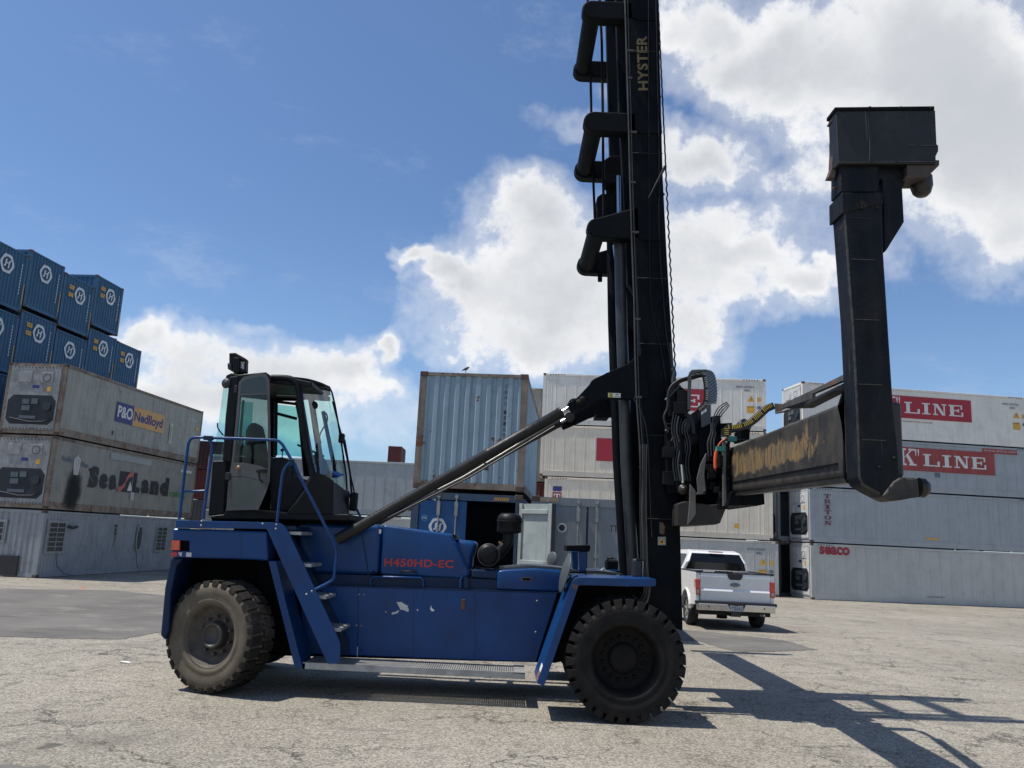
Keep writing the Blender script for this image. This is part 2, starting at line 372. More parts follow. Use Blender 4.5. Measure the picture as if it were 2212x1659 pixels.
def sheet(name, xs, ys, m, dz=0, kind='structure'):
    b = B(); nx, ny = len(xs), len(ys)
    b.add([(x, y, gz(x, y) + dz) for y in ys for x in xs], [(j * nx + i, j * nx + i + 1, (j + 1) * nx + i + 1, (j + 1) * nx + i) for j in range(ny - 1) for i in range(nx - 1)], True)
    o = b.build(name, m); o['kind'] = kind; return o
sheet('ground', [-900, -300, -100, -50, -20, 0, 20, 50, 100, 300, 900], [-300, -60, 0, 10, 20] + [22 + .5 * i for i in range(20)] + [35, 50, 90, 200, 500, 1800], ground_mat())
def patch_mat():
    m = bpy.data.materials.new('dark_ground_patch'); m.use_nodes = True; t = NT(m.node_tree); b = m.node_tree.nodes['Principled BSDF']
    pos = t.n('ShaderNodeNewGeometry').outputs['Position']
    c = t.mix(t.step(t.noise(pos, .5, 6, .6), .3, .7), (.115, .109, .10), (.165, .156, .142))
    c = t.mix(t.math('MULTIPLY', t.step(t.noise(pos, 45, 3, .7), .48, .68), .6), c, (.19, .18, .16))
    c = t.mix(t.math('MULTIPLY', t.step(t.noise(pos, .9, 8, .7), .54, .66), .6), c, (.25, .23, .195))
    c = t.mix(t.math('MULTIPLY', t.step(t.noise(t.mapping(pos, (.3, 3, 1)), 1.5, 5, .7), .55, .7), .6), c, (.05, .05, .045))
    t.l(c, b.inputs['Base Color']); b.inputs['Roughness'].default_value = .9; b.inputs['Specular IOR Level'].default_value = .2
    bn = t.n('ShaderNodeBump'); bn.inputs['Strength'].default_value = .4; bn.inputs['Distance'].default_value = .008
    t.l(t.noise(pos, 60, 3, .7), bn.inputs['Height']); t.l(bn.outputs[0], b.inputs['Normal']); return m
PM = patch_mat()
def patch(name, px, lo=None):
    """irregular dark patch of ground, outline wobbled, lying 4 mm proud of the ground"""
    pts = [Pg(x, y) if not isinstance(x, Vector) else x for x, y in px]
    out = []
    for i, a in enumerate(pts):
        c = pts[(i + 1) % len(pts)]; n = max(2, int((c - a).length / .07)) 
        for k in range(n):
            p = a.lerp(c, k / n); q = noise.noise_vector(p * .7) * .22 + noise.noise_vector(p * 3) * .09 + noise.noise_vector(p * 11) * .06
            p = p + Vector((q.x, q.y, 0)); p.z = gz(p.x, p.y) + .004; out.append(p)
    bm = bmesh.new(); vs = [bm.verts.new(p) for p in out]; f = bm.faces.new(vs)
    bmesh.ops.triangulate(bm, faces=[f]); me = bpy.data.meshes.new(name)
    for _ in range(3): bmesh.ops.subdivide_edges(bm, edges=[e for e in bm.edges if e.calc_length() > .8], cuts=1, use_grid_fill=False); bmesh.ops.triangulate(bm, faces=bm.faces[:])
    for v_ in bm.verts: v_.co.z = gz(v_.co.x, v_.co.y) + .006
    bmesh.ops.recalc_face_normals(bm, faces=bm.faces)
    if sum(f.normal.z for f in bm.faces) < 0: bmesh.ops.reverse_faces(bm, faces=bm.faces)
    bm.to_mesh(me); bm.free(); me.materials.append(PM)
    o = bpy.data.objects.new(name, me); col.objects.link(o); o['kind'] = 'structure'
patch('dark_ground_patch', [(-200, 1285), (0, 1272), (150, 1274), (250, 1275), (380, 1290), (600, 1310), (600, 1345), (400, 1355), (345, 1368), (272, 1382), (120, 1380), (0, 1376), (-200, 1368)])  # asphalt patch on the left
patch('dark_ground_patch', [(1300, 1352), (1480, 1362), (1600, 1372), (1690, 1384), (1765, 1403), (1680, 1408), (1600, 1406), (1500, 1386), (1300, 1372)])  # asphalt patch by the pickup
patch('dark_ground_patch', [(-300, 1640), (0, 1650), (200, 1655), (420, 1654), (900, 1672), (1200, 1700), (1200, 1900), (-300, 1900)])  # darker strip of ground along the near left edge

# ================================================================== containers
REEF = {}
def reef_mat(k):
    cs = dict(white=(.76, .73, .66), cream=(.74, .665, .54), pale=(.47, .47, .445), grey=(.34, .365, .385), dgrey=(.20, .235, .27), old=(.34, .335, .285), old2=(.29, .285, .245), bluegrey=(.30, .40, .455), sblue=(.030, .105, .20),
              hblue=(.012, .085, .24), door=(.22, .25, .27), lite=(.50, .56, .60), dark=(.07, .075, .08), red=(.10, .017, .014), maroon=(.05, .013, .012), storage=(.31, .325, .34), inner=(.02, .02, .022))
    if k not in REEF:
        worn = k in ('old', 'old2', 'storage', 'bluegrey')
        REEF[k] = mat('container_' + k, cs[k], .55, var=.08, vs=1.3, dirt=.5 if worn else .2, dirtc=tuple(x * .45 for x in cs[k]), streak=.55 if worn else .28, rust=.25 if k == 'bluegrey' else (.12 if worn or k in ('red', 'maroon') else 0), bump=.06, bs=25)
    return REEF[k]
FRUST = mat('rusty_post', (.24, .20, .16), .75, var=.3, vs=2, dirt=.7, dirtc=(.12, .06, .03), streak=.8, rust=.45, bump=.2)
CAST = mat('corner_casting_steel', (.10, .075, .06), .8, .2, var=.5, vs=5, dirt=.6, dirtc=(.16, .08, .045), bump=.3)
BOLDRED = mat('logo_red', (.36, .018, .035), .5, var=.1, vs=1)
FADERED = mat('logo_red_faded', (.30, .05, .045), .6, var=.2, vs=1.2, streak=.3, dirtc=(.36, .16, .15))
LWHITE = mat('logo_white', (.66, .65, .62), .5, var=.06)
LBLACK = mat('logo_black', (.025, .025, .03), .55, var=.2)
LNAVY = mat('logo_navy', (.03, .03, .17), .5, var=.1)
LORANGE = mat('logo_orange', (.62, .34, .10), .5, var=.1)
LYEL = mat('label_yellow', (.66, .36, .05), .5, var=.15, vs=6)
LGREY = mat('logo_blue_grey', (.12, .15, .20), .55)
LGREEN = mat('logo_green', (.09, .30, .10), .6, var=.3)
HLOGO = mat('logo_pale', (.62, .66, .68), .55, var=.1)
SOOT = None
def soot_mat():
    m = bpy.data.materials.new('soot_stain'); m.use_nodes = True; t = NT(m.node_tree); nt = m.node_tree; b = nt.nodes['Principled BSDF']
    b.inputs['Base Color'].default_value = (.012, .012, .012, 1); b.inputs['Roughness'].default_value = .9
    tcn = t.n('ShaderNodeTexCoord'); s = t.n('ShaderNodeSeparateXYZ'); t.l(tcn.outputs['Generated'], s.inputs[0])
    nn = t.noise(tcn.outputs['Object'], 1.6, 7, .6)
    dx = t.math('SUBTRACT', t.math('ADD', s.outputs[0], t.math('MULTIPLY', t.math('SUBTRACT', nn, .5), .30)), .5)
    r = t.math('ADD', t.math('MULTIPLY', t.math('MULTIPLY', dx, dx), 7.5), t.math('POWER', t.math('ABSOLUTE', t.math('MULTIPLY', t.math('SUBTRACT', s.outputs[2], .38), 1.75)), 2.2))
    a = t.math('MULTIPLY', t.math('SUBTRACT', 1.0, t.step(r, .0, .9)), .93)
    t.l(a, b.inputs['Alpha']); return m
cast_mesh = None
def casting(parent, x, y, z):
    global cast_mesh
    if cast_mesh is None:
        b = B().box((-.09, -.081, -.06), (.09, .081, .06)); bo = b.build('corner_casting', CAST, parent, bevel=.012, seg=1)
        bm = bmesh.new(); bm.from_mesh(bo.data); bm.to_mesh(bo.data); bm.free()
        cast_mesh = bo; bo.location = (x, y, z); return bo
    return copy_mesh(cast_mesh, parent, (x, y, z))

def corrugate(b, o, ux, uz, L, H, out, period=.28, depth=.04, phase=0):
    """trapezoid profile panel: o lower-left corner, ux along, uz up, out = outward normal"""
    o = Vector(o); ux = Vector(ux).normalized(); uz = Vector(uz).normalized(); out = Vector(out).normalized()
    n = max(1, round(L / period)); p = L / n; pts = [(0, 0)]
    for i in range(n):
        a = i * p
        pts += [(a + p * .18, 0), (a + p * .34, -depth), (a + p * .66, -depth), (a + p * .82, 0)]
    pts.append((L, 0)); vs = []
    for x, d in pts: vs += [o + ux * x + out * d, o + ux * x + out * d + uz * H]
    b.add(vs, [(2 * i, 2 * i + 2, 2 * i + 3, 2 * i + 1) for i in range(len(pts) - 1)])
def flat_ribs(b, o, ux, uz, L, H, out, pitch=.58, rw=.03, rd=.012, edge=True):
    o = Vector(o); ux = Vector(ux).normalized(); uz = Vector(uz).normalized(); out = Vector(out).normalized()
    b.add([o, o + ux * L, o + ux * L + uz * H, o + uz * H], [(0, 1, 2, 3)])
    n = round(L / pitch); xs = [L * i / n for i in range(1, n)]
    if edge: xs += [.14, .24, .34, L - .14, L - .24, L - .34]
    for x in xs:
        q = [o + ux * (x - rw / 2), o + ux * (x - rw / 4) + out * rd, o + ux * (x + rw / 4) + out * rd, o + ux * (x + rw / 2)]
        b.add(q + [p + uz * H for p in q], [(0, 1, 5, 4), (1, 2, 6, 5), (2, 3, 7, 6)])
UX, UY, UZ = Vector((1, 0, 0)), Vector((0, 1, 0)), Vector((0, 0, 1))

def reefer_unit(root, W, H, bm_, dark=False):
    """refrigeration machinery set in the x = 0 end, seen from outside"""
    x = -.015
    b = B(); f = lambda y0, z0, y1, z1, d0=0, d1=.03: b.box((x - d1, y0, z0), (x - d0, y1, z1))
    f(.16, .18, W - .16, H - .14, 0, .02)
    pan = b.build('refrigeration_unit', bm_, root)
    b = B(); z0, z1 = .38, H * .54
    oc = [(.22, z0 + .2), (.42, z0), (W - .42, z0), (W - .22, z0 + .2), (W - .22, z1 - .22), (W - .42, z1), (.42, z1), (.22, z1 - .22)]
    b.prism([(x - .024, yy, zz) for yy, zz in oc], (-.006, 0, 0)); b.build('compressor_bay', mat('reefer_cavity', (.012, .016, .022), .6), pan)
    b = B()
    for yy, zz, w_, h_ in ((.95, z1 - .35, .28, .22), (1.3, z1 - .36, .3, .2), (1.25, z1 - .62, .34, .2), (.95, z0 + .22, .7, .12)):
        b.box((x - .06, yy, zz), (x - .03, yy + w_, zz + h_))
    b.build('control_box', mat('reefer_box', (.09, .11, .125), .6), pan)
    b = B(); b.tube([(x - .05, .34, z0 + .25), (x - .05, .6, z0 + .12), (x - .05, 1.2, z0 + .1), (x - .05, W - .4, z0 + .24)], .022, 6); b.cyl((x - .03, .55, z1 - .45), (x - .09, .55, z1 - .45), .17, 16); b.build('compressor', mat('reefer_pipe', (.02, .03, .04), .6), pan)
    b = B()
    for yy in (.45, 1.35): B().box((x - .045, yy, H * .72), (x - .022, yy + .55, H * .72 + .42)).build('access_panel', bm_, pan, bevel=.012)
    b = B(); b.lathe((x - .05, .72, H * .72 + .21), (1, 0, 0), [(.15, 0), (.17, .0), (.17, .006), (.13, .006)], 20); b.build('fan_grille', BLACK2, pan)
    b = B(); b.box((x - .035, 1.0, H * .64), (x - .024, 1.28, H * .64 + .12)); b.build('maker_badge', LNAVY if not dark else LBLACK, pan)
    b = B(); b.box((x - .035, .5, H * .6), (x - .024, .66, H * .6 + .2)); b.build('warning_label', LYEL, pan)
    b = B()
    for k in range(14): b.box((x - .035, .22 + k * .145, H - .2), (x - .02, .26 + k * .145, H - .17)); b.box((x - .035, .22 + k * .145, .2), (x - .02, .26 + k * .145, .23))
    b.build('bolt', BLACK2, pan)

def container(label, cat, origin, yaw, L=12.192, W=2.438, H=2.591, style='corr', m='sblue', post=None, group=None, lend='corr', rend='corr', front=True, back=False, castall=False, s0=0, period=.28, topstrip=True, name='shipping_container', roofm=None):
    c, s_ = math.cos(yaw), math.sin(yaw); o = Vector(origin) + Vector((c, s_, 0)) * s0
    r = thing(name, label, cat, o, yaw, group); r['_org'] = [0, 0, 0]
    M_ = reef_mat(m); PMt = post or M_
    b = B(); pw = .15
    for x in (0, L - pw):
        for y in (0, W - pw): b.box((x, y, .12), (x + pw, y + pw, H - .12))
    reef = style == 'reef'
    th = .11 if reef else .07; bh = .30 if reef else .13
    for y0, y1 in ((.004, .08), (W - .08, W - .004)):
        b.box((pw, y0, H - th - .02), (L - pw, y1, H - .02)); b.box((pw, y0, .02), (L - pw, y1, .02 + (.14 if not reef else .12)))
    for x0, x1 in ((.004, .09), (L - .09, L - .004)):
        b.box((x0, pw, H - .14), (x1, W - pw, H - .02)); b.box((x0, pw, .02), (x1, W - pw, .17))
    if reef:   # sloped lower skirt with a lip
        b.prism([(pw, .03, .14), (pw, .03, bh), (pw, -.012, bh), (pw, .0, .14)], (L - 2 * pw, 0, 0))
        b.prism([(pw, -.006, H - .14), (pw, -.022, H - .13), (pw, -.02, H - .03), (pw, .0, H - .02)], (L - 2 * pw, 0, 0))
    b.build('frame', PMt, r)
    pts = [(.09, .081), (L - .09, .081), (.09, W - .081)] + ([(L - .09, W - .081)] if castall else [])
    for x, y in pts:
        for z in (.06, H - .06):
            casting(r, x + (-.004 if x < 1 else .004), y + (-.004 if y < 1 else .004), z)
    if front:
        b = B()
        if reef: flat_ribs(b, (pw, .012, bh), UX, UZ, L - 2 * pw, H - bh - .14, -UY)
        else: corrugate(b, (pw, .015, .15), UX, UZ, L - 2 * pw, H - .24, -UY, period)
        b.build('side_panel', M_, r)
    b = B()
    if lend == 'corr': corrugate(b, (.015, W - pw, .15), -UY, UZ, W - 2 * pw, H - .24, -UX, .25)
    elif lend != 'open': b.box((.02, pw - .02, .1), (.05, W - pw + .02, H - .1))
    if b.v: b.build('end_panel', M_, r)
    if lend == 'unit': reefer_unit(r, W, H, mat('reefer_face', (.55, .56, .55), .5, var=.1, dirt=.4, streak=.5) if m not in ('old', 'old2') else mat('reefer_face_old', (.28, .285, .285), .6, var=.2, dirt=.6, streak=.6))
    b = B()
    if rend == 'corr': corrugate(b, (L - .015, pw, .15), UY, UZ, W - 2 * pw, H - .24, UX, .25)
    else: b.box((L - .05, pw - .02, .1), (L - .02, W - pw + .02, H - .1))
    b.build('end_panel', M_, r)
    b = B().box((.02, .02, H - .05), (L - .02, W - .02, H - .03)); b.build('roof', roofm or M_, r)
    b = B().box((.05, W - .03, .1), (L - .05, W - .012, H - .1)); b.build('side_panel', M_, r)
    b = B().box((.03, .03, .12), (L - .03, W - .03, .15)); b.build('floor', mat('container_floor', (.05, .045, .04), .8), r)
    if topstrip and reef:   # black and yellow hazard dashes near the top corner
        b = B()
        for k in range(6): b.prism([(L - 1.25 + k * .15, -.03, H - .1), (L - 1.18 + k * .15, -.03, H - .1), (L - 1.13 + k * .15, -.03, H - .05), (L - 1.20 + k * .15, -.03, H - .05)], (0, .004, 0))
        for k in range(6): b.prism([(.35 + k * .15, -.03, H - .1), (.42 + k * .15, -.03, H - .1), (.47 + k * .15, -.03, H - .05), (.40 + k * .15, -.03, H - .05)], (0, .004, 0))
        b.build('hazard_dashes', LBLACK, r)
    return r
def rect_on(root, name, x0, z0, x1, z1, m, y=-.006, label=None):
    b = B().add([(x0, y, z0), (x1, y, z0), (x1, y, z1), (x0, y, z1)], [(0, 1, 2, 3)]); return b.build(name, m, root, label=label)
def word_on(root, s, x0, z0, x1, z1, m, y=-.02, bold=0.0, space=1.0, name='lettering', par=None):
    b = B(); text_mesh(b, s, (x0, y, z0), (x1 - x0, 0, 0), (0, 0, z1 - z0), bold, space); return b.build(name, m, par or root)
def slab_word(root, specs, m, y=-.03, name='lettering', par=None):
    b = B()
    for ch, x0, z0, x1, z1 in specs: slab_letter(b, ch, (x0, y, z0), (x1 - x0, 0, 0), (0, 0, z1 - z0))
    return b.build(name, m, par or root)
def reefer_marks(r, L, H, code, code2='45R1', col_=None, dx=1.35):
    g = col_ or LGREY
    word_on(r, code, L - dx - .25, H - .52, L - dx + .72, H - .40, g, bold=.01)
    word_on(r, code2, L - dx + .18, H - .72, L - dx + .5, H - .60, g, bold=.01)
    b = B(); b.prism([(L - .98, -.022, 1.62), (L - .60, -.022, 1.62), (L - .79, -.022, 1.95)], (0, .004, 0)); q = b.build('warning_triangle', LYEL, r)
    b = B(); b.box((L - .80, -.028, 1.70), (L - .78, -.024, 1.84)); b.build('warning_mark', LBLACK, q)
    rect_on(r, 'warning_label', L - .45, 1.62, L - .28, 1.84, LYEL, -.022)
    q = rect_on(r, 'caution_label', L - 1.02, .98, L - .62, 1.36, LYEL, -.022)
    word_on(r, 'CAUTION', L - 1.0, 1.28, L - .64, 1.34, LBLACK, -.026, par=q)
    rect_on(r, 'notice_label', L - .45, 1.2, L - .28, 1.36, LGREY, -.022)

ZF = -.2825
def zf(z): return z - .2825
# ---- stack on the right
RO = (15.8727, 43.7403); RY = .1158
def on_R(px, py):
    n = Vector((math.sin(RY), -math.cos(RY), 0)); p0 = Vector((RO[0], RO[1], 0)); d = ray(px, py); q = CAM + d * ((p0 - CAM).dot(n) / d.dot(n))
    return (q - p0).dot(Vector((math.cos(RY), math.sin(RY), 0))), q.z
r = container('grey reefer container lettered seaco, at the bottom of the right stack', 'shipping container', (*RO, ZF), RY, L=13.2, H=2.86, style='reef', m='pale', lend='unit', rend='flat')
word_on(r, 'seaco', .46, 2.30, 2.12, 2.72, mat('seaco_red', (.32, .02, .04), .5), bold=.035)
word_on(r, 'NO FORKLIFT', 6.36, .34, 7.34, .43, mat('stencil_brown', (.16, .09, .07), .6))
r = container('blue-grey reefer container with TRITON written down its side, second from the ground', 'shipping container', (*RO, ZF + 2.9), RY, L=13.2, H=2.86, style='reef', m='grey', lend='unit', rend='flat')
TR = mat('triton_maroon', (.14, .035, .045), .55)
slab_word(r, [(ch, .78, 2.31 - k * .278, 1.15, 2.52 - k * .278) for k, ch in enumerate('TRITON')], TR)
q = rect_on(r, 'yellow_strip', 6.4, .42, 7.15, .52, LYEL, -.02)
r = container('weathered grey reefer container with faded red shipping-line panel and web address, third tier', 'shipping container', (*RO, ZF + 5.8), RY, L=13.2, H=2.72, style='reef', m='grey', lend='unit', rend='flat')
q = rect_on(r, 'logo_panel', 3.2, 1.13, 10.62, 2.38, FADERED, -.016)
slab_word(r, [('K', 5.05, 1.4, 6.0, 2.3), ('\u201d', 6.0, 1.35, 6.5, 2.3), ('L', 6.45, 1.42, 7.4, 2.07), ('I', 7.55, 1.42, 8.08, 2.07), ('N', 8.25, 1.42, 9.12, 2.07), ('E', 9.25, 1.42, 10.1, 2.07)], LWHITE, -.022, par=q)
q = rect_on(r, 'web_address_panel', 9.95, 2.33, 12.0, 2.66, FADERED, -.02); word_on(r, 'www.kline.com', 10.02, 2.42, 12.0, 2.56, mat('dull_white', (.5, .45, .43), .6), -.026, par=q)
rect_on(r, 'vent_cover', 7.1, .85, 7.4, 1.08, LGREY, -.02)
r = container('bright white reefer container with crimson shipping-line panel, topmost of the right stack', 'shipping container', (*RO, ZF + 8.56), RY, L=13.2, H=2.83, style='reef', m='white', lend='unit', rend='flat', s0=-.3)
q = rect_on(r, 'logo_panel', 2.7, 1.20, 9.72, 2.42, BOLDRED, -.016)
slab_word(r, [('K', 4.5, 1.5, 5.3, 2.34), ('\u201d', 5.35, 1.4, 5.8, 2.34), ('L', 5.8, 1.48, 6.68, 2.1), ('I', 6.82, 1.48, 7.3, 2.1), ('N', 7.45, 1.48, 8.25, 2.1), ('E', 8.38, 1.48, 9.22, 2.1)], LWHITE, -.022, par=q)
reefer_marks(r, 13.2, 2.83, 'KKFU 675175 0', dx=1.35)
word_on(r, "DON'T CONTAINER LIFT DOOR TOUCHING HERE", 5.4, .98, 7.4, 1.07, FADERED, -.022)
# second row behind the right stack
BO = (RO[0] - math.sin(RY) * 2.62 - .55, RO[1] + math.cos(RY) * 2.62)
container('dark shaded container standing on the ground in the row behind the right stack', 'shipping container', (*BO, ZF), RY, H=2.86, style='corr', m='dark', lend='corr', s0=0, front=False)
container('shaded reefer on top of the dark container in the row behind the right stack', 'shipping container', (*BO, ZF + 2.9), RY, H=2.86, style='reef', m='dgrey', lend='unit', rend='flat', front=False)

# ---- stack in the middle (behind the mast)
MO = (1.7447, 45.7026); MY = -.0913
r = container('pale reefer container on the ground behind the white pickup', 'shipping container', (*MO, ZF), MY, H=2.86, style='reef', m='pale', rend='flat', lend='flat', s0=.56)
reefer_marks(r, 12.192, 2.86, 'KKFU 675420 1')
r = container('cream reefer container with small blue and red T badge, second tier behind the mast', 'shipping container', (*MO, ZF + 2.9), MY, H=2.9, style='reef', m='cream', rend='flat', lend='flat', s0=.3)
rect_on(r, 'badge', .46, 2.12, .94, 2.38, LNAVY, -.02)
q = rect_on(r, 'badge', .46, 1.42, .94, 2.06, BOLDRED, -.02)
slab_word(r, [('T', .52, 1.5, .88, 1.98)], LWHITE, -.026, par=q)
word_on(r, 'CONTAINER TO BE RAIL BORNE', 7.2, 1.8, 9.0, 1.88, LGREY)
rect_on(r, 'warning_label', 10.2, .55, 10.42, .8, LYEL, -.02)
r = container('cream reefer container with crimson panel just left of the mast, third tier', 'shipping container', (*MO, ZF + 5.83), MY, H=2.83, style='reef', m='cream', rend='flat', lend='flat')
q = rect_on(r, 'logo_panel', 3.07, .93, 10.25, 2.18, BOLDRED, -.016)
slab_word(r, [('K', 4.1, 1.15, 4.9, 2.1), ('L', 5.0, 1.15, 6.0, 1.9), ('I', 6.2, 1.15, 6.8, 1.9), ('N', 7.0, 1.15, 7.9, 1.9), ('E', 8.1, 1.15, 9.0, 1.9)], LWHITE, -.022, par=q)
reefer_marks(r, 12.192, 2.83, 'KKFU 670185 2')
r = container('topmost white reefer of the stack behind the mast, crimson panel ending in an E', 'shipping container', (*MO, ZF + 8.7), MY, H=2.88, style='reef', m='white', rend='flat', lend='flat', s0=0)
q = rect_on(r, 'logo_panel', 2.6, 1.0, 9.04, 2.22, BOLDRED, -.016)
slab_word(r, [('K', 2.9, 1.2, 4.0, 2.15), ('L', 4.3, 1.22, 5.2, 1.95), ('I', 5.4, 1.22, 6.0, 1.95), ('N', 6.5, 1.22, 7.4, 1.95), ('E', 7.7, 1.20, 8.66, 1.90)], LWHITE, -.022, par=q)
reefer_marks(r, 12.192, 2.88, 'KKFU 670185 0')
# neighbours just behind that stack on its left
nb = (MO[0] + .2, MO[1] + 2.9)
container('pale reefer peeping out left of the stack behind the mast, upper one', 'shipping container', (nb[0], nb[1], zf(8.55)), MY, H=2.7, style='reef', m='old', lend='flat', rend='flat', s0=-.9)
container('dirty reefer peeping out left of the stack behind the mast, just below the upper one', 'shipping container', (nb[0], nb[1], zf(5.7)), MY, H=2.8, style='reef', m='old2', lend='flat', rend='flat', s0=-.75)
container('red container showing as a narrow strip left of the stack behind the mast', 'shipping container', (nb[0], nb[1], zf(2.85)), MY, H=2.8, style='corr', m='red', s0=-.5)
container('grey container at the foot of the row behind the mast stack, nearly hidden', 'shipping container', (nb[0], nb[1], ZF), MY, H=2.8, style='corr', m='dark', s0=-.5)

# ---- stack on the left
LO = (-17.764, 32.577); LY = 1.479
r = container('pale converted storage container with barred windows, at the foot of the left stack', 'storage container', (*LO, ZF), LY, H=2.57, style='corr', m='storage', post=reef_mat('storage'), lend='corr', period=.2)
def barred_window(x0, z0, x1, z1, y=-.03, rows=6, cols=2, side=False):
    b = B(); T = (lambda a, d, z: (a, d, z)) if not side else (lambda a, d, z: (d, a, z))
    b.box(T(x0 - .09, y, z0 - .09), T(x1 + .09, y + .03, z1 + .09)); w_ = b.build('window', REEF['storage'], r)
    b = B().box(T(x0, y - .008, z0), T(x1, y + .002, z1)); b.build('pane', mat('dark_pane', (.03, .035, .035), .2), w_)
    b = B()
    for k in range(1, rows): z = z0 + (z1 - z0) * k / rows; b.box(T(x0, y - .03, z - .015), T(x1, y - .012, z + .015))
    for k in range(0, cols + 1): a = x0 + (x1 - x0) * k / cols; b.box(T(a - .015, y - .03, z0), T(a + .015, y - .012, z1))
    b.build('window_bars', mat('bar_paint', (.28, .29, .29), .6), w_)
barred_window(.35, 1.0, 1.35, 2.1); barred_window(8.75, 1.0, 9.65, 2.08)
barred_window(1.55, 1.35, 2.25, 2.05, side=True, rows=3)
b = B(); b.prism([(7.1 + .26 * math.cos(2 * PI * k / 20) * (1), -.06, 1.55 + .62 * math.copysign(abs(math.sin(2 * PI * k / 20)) ** .6, math.sin(2 * PI * k / 20))) for k in range(20)], (0, .03, 0)); q = b.build('porthole', REEF['storage'], r)
b = B(); b.prism([(7.1 + .18 * math.cos(2 * PI * k / 20), -.07, 1.55 + .52 * math.copysign(abs(math.sin(2 * PI * k / 20)) ** .6, math.sin(2 * PI * k / 20))) for k in range(20)], (0, .01, 0)); b.build('pane', mat('dark_pane', (.03, .035, .035), .2), q)
b = B(); b.tube([(1.5, -.05, 2.0), (1.55, -.14, 1.95), (1.75, -.12, 1.93), (1.95, -.16, 1.98)], .06, 8); b.build('security_lamp', LBLACK, r)
b = B(); b.tube([(1.05, -.05, .95), (1.0, -.07, .7), (1.15, -.06, .4), (1.6, -.12, .12), (2.0, -.3, .03)], .012, 5); b.tube([(7.0, -.05, .9), (7.05, -.08, .5), (7.2, -.1, .2)], .012, 5); b.build('power_cable', HOSE, r)
b = B(); b.tube([(5.0, -.06, 2.1), (5.0, -.07, 1.6), (4.97, -.06, 1.15)], .02, 5); b.cyl((5, -.09, 2.08), (5, -.04, 2.08), .06); b.cyl((5, -.09, 1.9), (5, -.04, 1.9), .05); b.cyl((5, -.09, 1.75), (5, -.04, 1.75), .05); b.build('hanging_bracket', BROWN, r)
b = B().box((-.10, .75, .06), (-.02, 1.5, .80)); b.build('floor_vent', mat('vent_dark', (.03, .03, .032), .7), r)
r = container('dirty reefer container lettered Sea Land with a soot streak, middle of left stack', 'shipping container', (*LO, ZF + 2.6), LY, H=2.86, style='reef', m='old2', post=FRUST, lend='unit', rend='flat')
word_on(r, 'Reefer', .55, 1.93, 1.25, 2.15, LGREY, bold=.02); word_on(r, 'Plus', 1.85, 1.80, 2.35, 2.02, LGREY, bold=.02)
def seg_word(root, s, xs, z0, z1, m, bold):
    b = B()
    for ch, (a, c, lo, hi) in zip(s, xs): text_mesh(b, ch, (a, -.022, z0 + (z1 - z0) * lo), (c - a, 0, 0), (0, 0, (z1 - z0) * (hi - lo)), bold)
    return b.build('lettering', m, root)
seg_word(r, 'SeaLand', [(2.55, 3.2, 0, 1), (3.33, 3.93, 0, .72), (4.06, 4.62, 0, .72), (6.02, 6.62, 0, 1), (6.78, 7.45, 0, .72), (7.62, 8.38, 0, .72), (8.55, 9.35, 0, 1.0)], 1.02, 1.92, LBLACK, .07)
b = B()
for a, z in ((2.55, 1.02), (2.5, 1.70), (6.0, 1.02), (7.6, 1.02), (8.05, 1.02)): b.box((a - .06, -.027, z), (a + .3, -.023, z + .1))
b.build('letter_serifs', LBLACK, r)
b = B(); b.add([(4.85, -.021, 1.0), (5.9, -.021, 1.0), (5.9, -.021, 1.9), (4.85, -.021, 1.9)], [(0, 1, 2, 3)]); q = b.build('logo_block', LBLACK, r)
b = B(); cur = [(4.75, 1.05), (5.05, 1.12), (5.3, 1.3), (5.4, 1.55), (5.6, 1.75), (5.95, 1.85)]
up = [Vector((x, -.025, z + .12)) for x, z in cur]; lo = [Vector((x, -.025, z - .1)) for x, z in cur]
b.add(up + lo, [(i, i + 1, i + 7, i + 6) for i in range(5)]); b.build('logo_swoosh', mat('logo_salmon', (.50, .13, .11), .5), q)
b = B(); b.add([(5.55, -.024, 1.06), (5.98, -.024, 1.06), (5.75, -.024, 1.5)], [(0, 1, 2)]); b.build('logo_sail', LWHITE, q)
# penguin-free plain bow mark between the two small words
b = B()
for k in range(5): b.tube([(1.35 + k * .09, -.03, 2.25 - abs(k - 2) * .06), (1.36 + k * .085, -.03, 1.8), (1.42 + k * .06, -.03, 1.45)], .022, 5)
b.build('crest_mark', LWHITE, r)
b = B(); b.add([(.55, -.034, .05), (2.55, -.034, .05), (2.55, -.034, 1.95), (.55, -.034, 1.95)], [(0, 1, 2, 3)]); b.build('soot_stain', soot_mat(), r)
word_on(r, 'ecofrost', 9.55, 1.02, 11.2, 1.38, LGREEN, bold=.02)
rect_on(r, 'number_panel', 10.4, 2.32, 11.6, 2.46, LWHITE, -.02)
rect_on(r, 'repair_patch', 3.9, 2.35, 7.4, 2.62, mat('repair_patch', (.33, .34, .32), .6), -.018)
rect_on(r, 'repair_patch', 5.9, .65, 6.2, 1.1, REEF['pale'], -.02)
r = container('rust-edged reefer with blue and orange P&O Nedlloyd panel, top of left stack', 'shipping container', (*LO, ZF + 5.49), LY, H=2.86, style='reef', m='old', post=FRUST, lend='unit', rend='flat')
q = rect_on(r, 'logo_panel', 3.85, 1.12, 5.27, 2.0, LNAVY, -.02, label='dark blue half of the logo panel'); word_on(r, 'P&O', 3.97, 1.33, 5.2, 1.86, LWHITE, -.026, bold=.03, par=q)
q = rect_on(r, 'logo_panel', 5.27, 1.12, 8.12, 2.0, LORANGE, -.02, label='orange half of the logo panel'); word_on(r, 'Nedlloyd', 5.36, 1.22, 7.98, 1.80, LNAVY, -.026, bold=.03, par=q)
